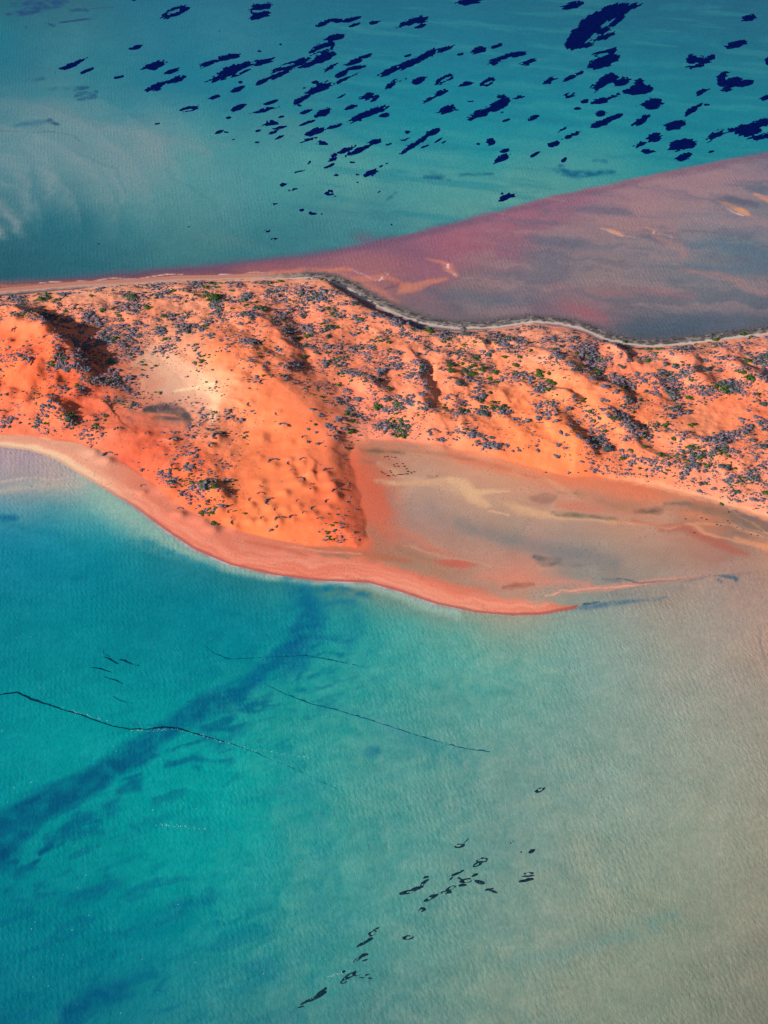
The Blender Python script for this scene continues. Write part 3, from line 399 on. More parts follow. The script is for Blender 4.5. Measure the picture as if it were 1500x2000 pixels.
SAND_EDGE = [(-500,600),(0,555),(200,538),(400,520),(600,500),(700,478),(830,450),(950,420),(1040,392),(1150,368),(1300,335),(1420,312),(1500,298),(1800,255),(2600,150),(2600,700),(-500,700)]
def surface_colour(x, y, z, water):
    u, v = to_pixel(x, y, z)  # each vertex is coloured by the image pixel it projects to
    u = np.clip(u, -480, 1980); v = np.clip(v, -380, 2480)
    n1 = fbm(x/14, y/14, 4, 71); n2 = fbm(x/14+50, y/14+50, 4, 72); n3 = fbm(x/3.2, y/3.2, 3, 73)
    n0 = fbm(x/26, y/9, 4, 76); n5 = fbm(x/22, y/12, 4, 77)
    uw = u+n1*3.5+n0*9+n3*1.2; vw = v+n2*2.2+n5*4.5+n3*.8
    if not water:
        n6 = fbm(x/5.5, y/3.5, 4, 78); uw = uw+n6*4; vw = vw+fbm(x/6.5, y/3, 4, 79)*2.6
    n4 = fbm(x/6, y/6, 4, 74)
    far = sstep(620, 560, v)                           # north of the peninsula
    sh = sstep(-3.5, 4, sdf(u+n0*5+n1*1.5, v+n5*3+n2, np.array(SAND_EDGE, float)))
    col = F_FLATS(uw, vw)
    if not water:                                      # sand between beach and dune foot
        kk = (sstep(760, 660, u-.9*(v-1090))*sstep(800, 830, v))[:, None]
        bs_ = np.array((222,124,98.))*(1-sstep(300, 150, u))[:, None]+np.array((228,160,132.))*sstep(300, 150, u)[:, None]
    inlet = sstep(0, 120, 330-uw)*sstep(1150, 1040, vw)
    inl = F_INLET(uw, vw); k = np.clip(inlet, 0, 1)[:, None]; col = col*(1-k)+inl*k
    if not water: col = col*(1-kk)+bs_*kk
    north = F_SEA(uw, vw)*(1-sh[:, None])+F_SHOAL(uw, vw)*sh[:, None]
    mid = np.interp(u, [0, 600, 700, 900, 1500], [700, 700, 730, 780, 800])
    k = (v < mid)[:, None]; col = np.where(k, north, col)
    amp = np.where(v < mid, .9, 1.5)
    col = col+(n1*4+n4*3)[:, None]*np.array((1, 1, .9))*amp[:, None]
    if water:
        # pale shelf along the near beach, then the drop into deep green water
        m = (v > 900) & (u < 900)
        dn = np.full(u.shape, 1e3); dn[m] = seg_dist(x[m], y[m], A(SOUTH[7:26]))[0]
        wid = np.interp(u, [0, 200, 300, 420, 560, 700, 850], [1, 16, 12, 6, 4, 4, 7])
        k = sstep(1.25, .35, dn/wid+n3*.12)*sstep(120, 230, u)*.85
        rip = perlin((x*.9+y*.35)/1.1, (y-x*.3)/5, 81)
        col = blend(col, k, (150,180,165)); col = col+(rip*k*9)[:, None]
        k = sstep(2.0, .4, dn)*sstep(120, 330, u)*.7; col = blend(col, k, (158,128,130))
        k = sstep(.9, .2, dn-.5)*sstep(250, 330, u)*np.clip(.4+n4*1.6, 0, 1)*.6; col = blend(col, k, (205,200,205))
        # foam and pale streak on the left inlet
        col = paint(col, uw, vw, [([(0,942),(60,936),(100,938),(150,930),(200,935)], 1.6, 2.5, (200,178,165), .7, .2), ([(0,960,5),(70,950,8),(170,945,4)], 6, 9, (188,172,158), .6, .1), ([(58,948),(62,953)], 1, 1, (70,120,140), .8, 0), ([(92,945),(95,948)], 1, 1, (60,115,140), .8, 0), ([(0,1016,5),(60,1035,6),(120,1045,6)], 6, 8, (12,118,145), .4, .5), ([(0,1008,4),(28,1012,4)], 4, 4, (15,105,140), .6, .4)], n4)
        col = paint(col, uw, vw, W_STROKES, n4)
        # long low sand swells on the submerged bank, and curved ones on the western shallows
        la = x*.97-y*.24; lb = x*.24+y*.97
        sw = fbm(la/46+n1*.4, lb/11+n2*.5, 4, 87); on = sh*sstep(840, 1000, u)*sstep(640, 590, v)*(v < mid)
        col = blend(col, sstep(.02, .45, sw)*on*.5, (160,128,130)); col = blend(col, sstep(-.05, -.5, sw)*on*.42, (98,98,114))
        rr = np.hypot(u+60, (v-440)*1.45)+n1*7+n2*6; ph = (rr/74) % 1
        on = np.exp(-(((u-150)/240)**2+((v-320)/125)**2)**2)*(1-sh)*(v < mid)
        col = blend(col, np.clip(ph**1.6*sstep(1, .9, ph), 0, 1)*on*np.clip(.8+n2*.6, .2, 1.2)*.62, (124,148,151))
        sw2 = fbm(la/60, lb/14, 4, 88); on = (1-sh)*sstep(500, 700, u)*(v < mid)*.28
        col = blend(col, sstep(.05, .5, sw2)*on, (70,150,150)); col = blend(col, sstep(-.05, -.5, sw2)*on, (0,108,132))
        # mottled weed and sand texture on the bottom of the near bay
        near = sstep(1180, 1300, v)
        mot = fbm(x/5.5+n1*2, y/9, 4, 84)
        g = sstep(200, 620, u)*sstep(1300, 900, u)
        col = col+(mot*(6+12*g)*near)[:, None]*np.array((1.2, .5, .3))
        # broken weed cover, soft blue-green, densest along the channel and the lower left
        wd_ = fbm((x+y*.5)/16+n1, (y-x*.5)/7, 5, 86); ch = np.zeros(x.shape); mm = (v > 1100) & (u < 900)
        ch[mm] = np.exp(-(seg_dist(u[mm], v[mm], np.array([(-60,1720),(60,1640),(180,1590),(300,1500),(430,1430),(560,1340),(640,1260)], float))[0]/75)**2)
        low = sstep(1620, 1760, v)*sstep(620, 300, u)*.45
        k = sstep(.02, .42, wd_)*np.clip(ch*.8+low+.12*sstep(900, 500, u)*near, 0, 1)*near*.85
        col = blend(col, k, (2, 98, 126))
        fine = fbm(x/1.5, y/2.6, 2, 85)
        col = col+(fine*4.5)[:, None]
        # dark wrack just off the north shore
        m = (v < 720) & (u > 560)
        dn = np.full(u.shape, 1e3); dn[m] = seg_dist(x[m], y[m], A(NORTH[8:25]))[0]
        k = sstep(4.5, 1, dn+n3*1.5)*.6; col = blend(col, k, (98,92,96))
        k = sstep(1.3, .3, dn+n3*.8)*.6; col = blend(col, k, (88,82,86))
    else:
        # dune sand
        dd = sdf(x, y, DUNE)+n1*1.2
        soft = .8+3.6*sstep(655, 685, u)*sstep(845, 880, v)
        k = sstep(-soft*1.4, soft*.6, dd)[:, None]
        snd = F_SAND(uw, vw)+(n1*7+n4*5)[:, None]*np.array((.6, 1, 1))
        litter = np.clip(n3*1.1-.1, 0, 1)*.25*sstep(150, 60, np.abs(v-720))*sstep(0, 1, 1-calm_zone(u, v))
        snd = blend(snd, litter, (195,120,100))
        col = col*(1-k)+snd*k
        col = paint(col, uw, vw, G_STROKES, n4)
        col = beach(col, u, v, x, y, n4)
        # scatter of grit on the flats
        grit = sstep(.35, .6, fbm(x/.9, y/.9, 2, 91))*sstep(0, .3, n1+.1)*(1-k[:, 0])*.35
        col = blend(col, grit, (105,95,92))
        # north shore: pale storm beach and grey wrack band
        P = A(NORTH[1:25]); m = (v < 700)
        dn = np.full(u.shape, 1e3); dn[m] = seg_dist(x[m], y[m], P)[0]
        dn = dn+n4*.7
        e = sstep(470, 620, u)*sstep(1800, 1500, u)
        k = sstep(8.0, 5.5, dn)*.75; col = blend(col, k, (228,178,152))
        kk = sstep(7.2, 5.6, dn+n3)*sstep(3.6, 5, dn)*e*.8; col = blend(col, kk, (205,190,178))
        kk = sstep(5.0, 4.2, dn+n3*1.0)*e*.92; c2 = np.where((n3 > .05)[:, None], np.array((135,124,118.)), np.array((84,78,80.)))
        col = col*(1-kk[:, None])+c2*kk[:, None]
        kk = sstep(1.0, .4, np.abs(dn-3.2))*sstep(1200, 700, u)*e*.6; col = blend(col, kk, (165,150,142))
        west = sstep(600, 450, u)*sstep(4.5, 3, dn)*.6; col = blend(col, west, (188,108,88))
        kk = sstep(.9, .3, np.abs(dn-5.8))*sstep(600, 480, u)*np.clip(.3+n3*1.6, 0, 1)*.7; col = blend(col, kk, (120,98,95))
        # weed line where dune meets flat, right-hand side
        d2 = seg_dist(x, y, DUNE[len(D_NORTH)+1:len(D_NORTH)+12])[0]
        kk = sstep(2.8, 1.2, d2+n3*1.5)*sstep(850, 1000, u)*sstep(1150, 1250, u)*.6; col = blend(col, kk, (248,165,125))
    return np.clip(col, 0, 255)
def calm_zone(u, v):
    return np.clip(np.exp(-(((u-540)/120)**2+((v-920)/130)**2)**2)+np.exp(-(((u-335)/90)**2+((v-750)/90)**2)**2), 0, 1)
def albedo(col):
    c = col/255.0
    lin = np.where(c <= .04045, c/12.92, ((c+.055)/1.055)**2.4)
    return np.clip(lin/FLAT, 0.0005, .9)

# ------------------------------------------------------------------ materials
def new_mat(name):
    m = bpy.data.materials.new(name); m.use_nodes = True
    return m, m.node_tree.nodes, m.node_tree.links, m.node_tree.nodes['Principled BSDF']
def N(nodes, t, **kw):
    n = nodes.new(t)
    for k, v in kw.items(): setattr(n, k, v)
    return n
def noise_node(nodes, links, scale, vec=(1, 1, 1), detail=3, rot=0, dist=0):
    tc = N(nodes, 'ShaderNodeTexCoord'); mp = N(nodes, 'ShaderNodeMapping'); nz = N(nodes, 'ShaderNodeTexNoise')
    mp.inputs['Scale'].default_value = vec; mp.inputs['Rotation'].default_value = (0, 0, rot)
    links.new(tc.outputs['Object'], mp.inputs[0]); links.new(mp.outputs[0], nz.inputs['Vector'])
    nz.inputs['Scale'].default_value = scale; nz.inputs['Detail'].default_value = detail; nz.inputs['Distortion'].default_value = dist
    return nz
def math_node(nodes, links, op, a, b):
    n = N(nodes, 'ShaderNodeMath', operation=op)
    for i, q in enumerate((a, b)):
        if hasattr(q, 'links'): links.new(q, n.inputs[i])
        else: n.inputs[i].default_value = q
    return n.outputs[0]

# sand
M_SAND, nd, lk, bs = new_mat('sand')
va = N(nd, 'ShaderNodeVertexColor', layer_name='tint')
gr = noise_node(nd, lk, 1.6, detail=5); mr = N(nd, 'ShaderNodeMapRange'); lk.new(gr.outputs['Fac'], mr.inputs[0])
mr.inputs[1].default_value = .3; mr.inputs[2].default_value = .7; mr.inputs[3].default_value = .93; mr.inputs[4].default_value = 1.07
mx_ = N(nd, 'ShaderNodeVectorMath', operation='SCALE'); lk.new(va.outputs[0], mx_.inputs[0]); lk.new(mr.outputs[0], mx_.inputs['Scale'])
lk.new(mx_.outputs[0], bs.inputs['Base Color']); bs.inputs['Roughness'].default_value = .95; bs.inputs['Specular IOR Level'].default_value = .1
b1 = noise_node(nd, lk, 1.5, (1, 1.3, 1), 6); bp = N(nd, 'ShaderNodeBump'); bp.inputs['Strength'].default_value = .5; bp.inputs['Distance'].default_value = .25
lk.new(b1.outputs['Fac'], bp.inputs['Height']); lk.new(bp.outputs[0], bs.inputs['Normal'])
# water: long wind ripples crossed by short chop
M_SEA, nd, lk, bs = new_mat('sea_water')
va = N(nd, 'ShaderNodeVertexColor', layer_name='tint'); c1 = noise_node(nd, lk, .75, (1, .8, 1), 6, rot=math.radians(-35)); cm = N(nd, 'ShaderNodeMapRange'); lk.new(c1.outputs['Fac'], cm.inputs[0])
cm.inputs[1].default_value = .28; cm.inputs[2].default_value = .72; cm.inputs[3].default_value = .9; cm.inputs[4].default_value = 1.1
sc_ = N(nd, 'ShaderNodeVectorMath', operation='SCALE'); lk.new(va.outputs[0], sc_.inputs[0]); lk.new(cm.outputs[0], sc_.inputs['Scale']); lk.new(sc_.outputs[0], bs.inputs['Base Color'])
bs.inputs['Roughness'].default_value = .22; bs.inputs['IOR'].default_value = 1.33; bs.inputs['Specular IOR Level'].default_value = .22
r1 = noise_node(nd, lk, .55, (1.0, .34, 1), 2, rot=math.radians(-14), dist=1.0)
r2 = noise_node(nd, lk, 1.3, (1, .7, 1), 3, rot=math.radians(-35))
r3 = noise_node(nd, lk, .035, (1, 1, 1), 2)
r4 = noise_node(nd, lk, 2.0, (1, .6, 1), 2, rot=math.radians(25))
h = math_node(nd, lk, 'ADD', math_node(nd, lk, 'MULTIPLY', r1.outputs['Fac'], .75), math_node(nd, lk, 'MULTIPLY', r2.outputs['Fac'], .6))
h = math_node(nd, lk, 'ADD', h, math_node(nd, lk, 'MULTIPLY', r4.outputs['Fac'], .45))
def ripple(rot, scale):
    tc = N(nd, 'ShaderNodeTexCoord'); mp = N(nd, 'ShaderNodeMapping'); wv = N(nd, 'ShaderNodeTexWave', wave_type='BANDS', bands_direction='X')
    mp.inputs['Rotation'].default_value = (0, 0, math.radians(rot)); lk.new(tc.outputs['Object'], mp.inputs[0]); lk.new(mp.outputs[0], wv.inputs['Vector'])
    wv.inputs['Scale'].default_value = scale; wv.inputs['Distortion'].default_value = 5; wv.inputs['Detail'].default_value = 2; wv.inputs['Detail Scale'].default_value = .35
    return wv.outputs['Fac']
gate = N(nd, 'ShaderNodeMapRange'); lk.new(r3.outputs['Fac'], gate.inputs[0]); gate.inputs[1].default_value = .38; gate.inputs[2].default_value = .6; gate.inputs[3].default_value = .012; gate.inputs[4].default_value = .12
h = math_node(nd, lk, 'MULTIPLY', h, math_node(nd, lk, 'ADD', r3.outputs['Fac'], .2))
h = math_node(nd, lk, 'ADD', h, math_node(nd, lk, 'MULTIPLY', math_node(nd, lk, 'ADD', ripple(-8, .17), math_node(nd, lk, 'MULTIPLY', ripple(-30, .21), .6)), gate.outputs[0]))
bp = N(nd, 'ShaderNodeBump'); bp.inputs['Strength'].default_value = .6; bp.inputs['Distance'].default_value = .28
lk.new(h, bp.inputs['Height']); lk.new(bp.outputs[0], bs.inputs['Normal'])

def simple(name, col, rough=.9, var=.25, scale=1.5, spec=.1, col2=None):
    m, nd, lk, bs = new_mat(name)
    a = albedo(np.array([col], float))[0]; b = albedo(np.array([col2 or [c*.7 for c in col]], float))[0]
    n = noise_node(nd, lk, scale, detail=3); cr = N(nd, 'ShaderNodeValToRGB'); lk.new(n.outputs['Fac'], cr.inputs[0])
    cr.color_ramp.elements[0].position = .35; cr.color_ramp.elements[0].color = (*b, 1)
    cr.color_ramp.elements[1].position = .65; cr.color_ramp.elements[1].color = (*a, 1)
    lk.new(cr.outputs[0], bs.inputs['Base Color']); bs.inputs['Roughness'].default_value = rough; bs.inputs['Specular IOR Level'].default_value = spec
    return m
M_GREY = simple('grey_scrub_leaves', (130,122,134), col2=(92,86,104))
M_SAGE = simple('sage_scrub_leaves', (92,100,98), col2=(62,72,78))
M_GREEN = simple('green_scrub_leaves', (84,104,46), col2=(50,74,40))
M_DRY = simple('dry_scrub_twigs', (150,118,116), col2=(100,84,94))
M_GRASS = simple('seagrass', (6,22,84), rough=1, spec=0, col2=(3,14,70), scale=.4)
M_REEF = simple('reef_weed', (34,62,74), rough=1, spec=0, col2=(12,32,52), scale=1.2)
M_WEED = simple('floating_weed', (6,60,80), rough=1, spec=0, col2=(2,30,52), scale=.6)
M_FOAM = simple('foam', (225,232,235), col2=(200,215,220))
M_PEB = simple('pebble_weed', (70,62,70), col2=(48,44,56))

# ------------------------------------------------------------------ mesh helper
def mesh_obj(name, verts, faces, mats, mi=None, smooth=False, link=True):
    """verts (n,3), faces (m,k) all the same size"""
    me = bpy.data.meshes.new(name); verts = np.asarray(verts, np.float32); faces = np.asarray(faces, np.int32)
    me.vertices.add(len(verts)); me.vertices.foreach_set('co', verts.ravel())
    k = faces.shape[1]; me.loops.add(faces.size); me.loops.foreach_set('vertex_index', faces.ravel())
    me.polygons.add(len(faces)); me.polygons.foreach_set('loop_start', np.arange(0, faces.size, k, dtype=np.int32)); me.polygons.foreach_set('loop_total', np.full(len(faces), k, np.int32))
    for m in (mats if isinstance(mats, (list, tuple)) else [mats]): me.materials.append(m)
    if mi is not None: me.polygons.foreach_set('material_index', np.asarray(mi, np.int32))
    if smooth: me.polygons.foreach_set('use_smooth', np.ones(len(faces), bool))
    me.update(calc_edges=True)
    o = bpy.data.objects.new(name, me)
    if link: C.objects.link(o)
    return o
def grid_faces(nx, ny):
    i = np.arange(nx-1)[None, :]+np.arange(ny-1)[:, None]*nx
    return np.stack([i, i+1, i+1+nx, i+nx], -1).reshape(-1, 4)
def axis(lo, hi, st, out_lo, out_hi, n=26):
    a = np.arange(lo, hi+st*.5, st)
    l = lo-np.geomspace(st*2, lo-out_lo, n)[::-1]; r = hi+np.geomspace(st*2, out_hi-hi, n)
    return np.concatenate([l, a, r])
def sheet(name, ax, ay, zf, mat, water):
    X, Y = np.meshgrid(ax, ay); x = X.ravel(); y = Y.ravel(); z = zf(x, y)
    o = mesh_obj(name, np.stack([x, y, z], 1), grid_faces(len(ax), len(ay)), mat, smooth=True)
    col = albedo(surface_colour(x, y, z, water))
    ca = o.data.color_attributes.new('tint', 'FLOAT_COLOR', 'POINT')
    ca.data.foreach_set('color', np.concatenate([col, np.ones((len(col), 1))], 1).astype(np.float32).ravel())
    o['kind'] = 'structure'
    return o
def ground_z(x, y):
    edge = np.maximum(np.maximum(HX0+4-x, x-HX1+4), np.maximum(HY0+4-y, y-HY1+4))
    z = height(np.clip(x, HX0+2, HX1-2), np.clip(y, HY0+2, HY1-2))
    return z
ground = sheet('ground', axis(-225, 225, .5, -6000, 6000), axis(525, 830, .5, -3000, 9000), ground_z, M_SAND, False)
sea = sheet('sea', axis(-290, 290, .9, -6000, 6000), axis(335, 1210, .9, -3000, 9000), lambda x, y: np.zeros(x.shape), M_SEA, True)

# ------------------------------------------------------------------ labels
ORD = ['first','second','third','fourth','fifth','sixth','seventh','eighth','ninth','tenth','eleventh','twelfth','thirteenth','fourteenth','fifteenth','sixteenth','seventeenth','eighteenth','nineteenth','twentieth']
def ordinal(i):
    if i < 20: return ORD[i]
    return 'twenty-'+ORD[i-20] if i < 29 else 'number %d' % (i+1)
def label_set(things, anchors):
    """things: [(object, kind words, plural words, u, v)]; names each by its landmark and place in line"""
    cells = {}
    for t in things:
        a = min(range(len(anchors)), key=lambda i: ((t[3]-anchors[i][0])**2+((t[4]-anchors[i][1])*1.5)**2))
        cells.setdefault((a, t[1]), []).append(t)
    for (a, k), L in cells.items():
        L.sort(key=lambda t: t[3])
        for i, t in enumerate(L):
            if len(L) == 1: lab = '%s %s' % (k, anchors[a][2])
            elif i == 0: lab = '%s %s, leftmost one' % (k, anchors[a][2])
            elif i == len(L)-1: lab = '%s %s, rightmost one' % (k, anchors[a][2])
            else: lab = '%s %s, %s from left' % (k, anchors[a][2], ordinal(i))
            while len(lab.split()) > 16 and ' the ' in lab: lab = lab.replace(' the ', ' ', 1)
            if len(lab.split()) > 16: print('LONG', lab)
            t[0]['label'] = lab

# ------------------------------------------------------------------ seagrass beds and weed, standing just proud of the shallow water
def bed(name, comps, mat, cat, group, noise=(2.2, 1.6), cell=.55, holes=(), gain=.045, rag=1.0, seed=0):
    """comps: ellipses (u, v, length, width, tilt degrees) or ('line', points, half width) in image pixels"""
    lo_u = min([c[0]-c[2]*.62-5 for c in comps if c[0] != 'line']+[min(p[0] for p in c[1])-6 for c in comps if c[0] == 'line'])
    hi_u = max([c[0]+c[2]*.62+5 for c in comps if c[0] != 'line']+[max(p[0] for p in c[1])+6 for c in comps if c[0] == 'line'])
    lo_v = min([c[1]-c[2]*.35-c[3]-4 for c in comps if c[0] != 'line']+[min(p[1] for p in c[1])-6 for c in comps if c[0] == 'line'])
    hi_v = max([c[1]+c[2]*.35+c[3]+4 for c in comps if c[0] != 'line']+[max(p[1] for p in c[1])+6 for c in comps if c[0] == 'line'])
    pts = A([(lo_u, lo_v), (hi_u, lo_v), (lo_u, hi_v), (hi_u, hi_v)])
    x0, y0 = pts.min(0); x1, y1 = pts.max(0)
    ax = np.arange(x0, x1+cell, cell); ay = np.arange(y0, y1+cell, cell)
    X, Y = np.meshgrid(ax, ay); x = X.ravel(); y = Y.ravel(); u, v = to_pixel(x, y, 0*x)
    n = fbm(x/noise[0]+seed*3.7, y/(noise[0]*1.6)+seed*1.3, 4, 101+seed % 50)
    nb = fbm(x/9+seed*2.1, y/9, 3, 131)
    u2 = u+nb*2.5; v2 = v+n*rag*1.2
    f = np.full(x.shape, -9.)
    for c in comps:
        if c[0] == 'line':
            P = np.array([p[:2] for p in c[1]], float); E = np.array([[p[2] if len(p) > 2 else c[2]] for p in c[1]], float)
            d, _, e = seg_dist(u2, v2, P, False, E); g = e[:, 0]-d
        else:
            cu, cv, L, W, an = c[:5]; a = math.radians(an); du = u2-cu; dv = v2-cv
            p = (du*math.cos(a)-dv*math.sin(a))/(L/2); q = (du*math.sin(a)+dv*math.cos(a))/(W/2)
            r = np.sqrt(p*p+q*q); g = (1-r)*W/2*1.1
            if len(c) > 5: g = np.minimum(g, c[5]*1.05-np.abs((r-.72)*W/2)+n*2.1)      # a ring with an open middle
        f = np.maximum(f, g)
    for cu, cv, L, W, an in holes:
        a = math.radians(an); du = u2-cu; dv = v2-cv
        p = (du*math.cos(a)-dv*math.sin(a))/(L/2); q = (du*math.sin(a)+dv*math.cos(a))/(W/2)
        f = np.minimum(f, (np.sqrt(p*p+q*q)-1)*W/2*1.2)
    if comps[0][0] != 'line':
        an = math.radians(comps[0][4]); du = u*math.cos(an)-v*math.sin(an); dv = u*math.sin(an)+v*math.cos(an)
        st = fbm(du/16+seed*5.1, dv/4.2+seed*2.3, 4, 161); W0 = max(c[3] for c in comps)
        f = f+st*min(W0*.34, 6.5)*rag*(.75 if name == 'seagrass_bed' else .3)
    f = f+n*noise[1]*rag
    z = np.clip(f*gain, -.12, .1)+np.where(f > 0, (fbm(x/.8, y/.8, 2, 7)*.02), 0)
    F = grid_faces(len(ax), len(ay)); keep = (f[F] > -.3).any(1); F = F[keep]
    if len(F) == 0: return None
    used = np.unique(F); remap = np.zeros(len(x), int); remap[used] = np.arange(len(used))
    cx, cy = x[used].mean(), y[used].mean()
    o = mesh_obj(name, np.stack([x[used]-cx, y[used]-cy, z[used]], 1), remap[F], mat, smooth=True)
    o.location = (cx, cy, 0); o['category'] = cat; o['group'] = group
    return o

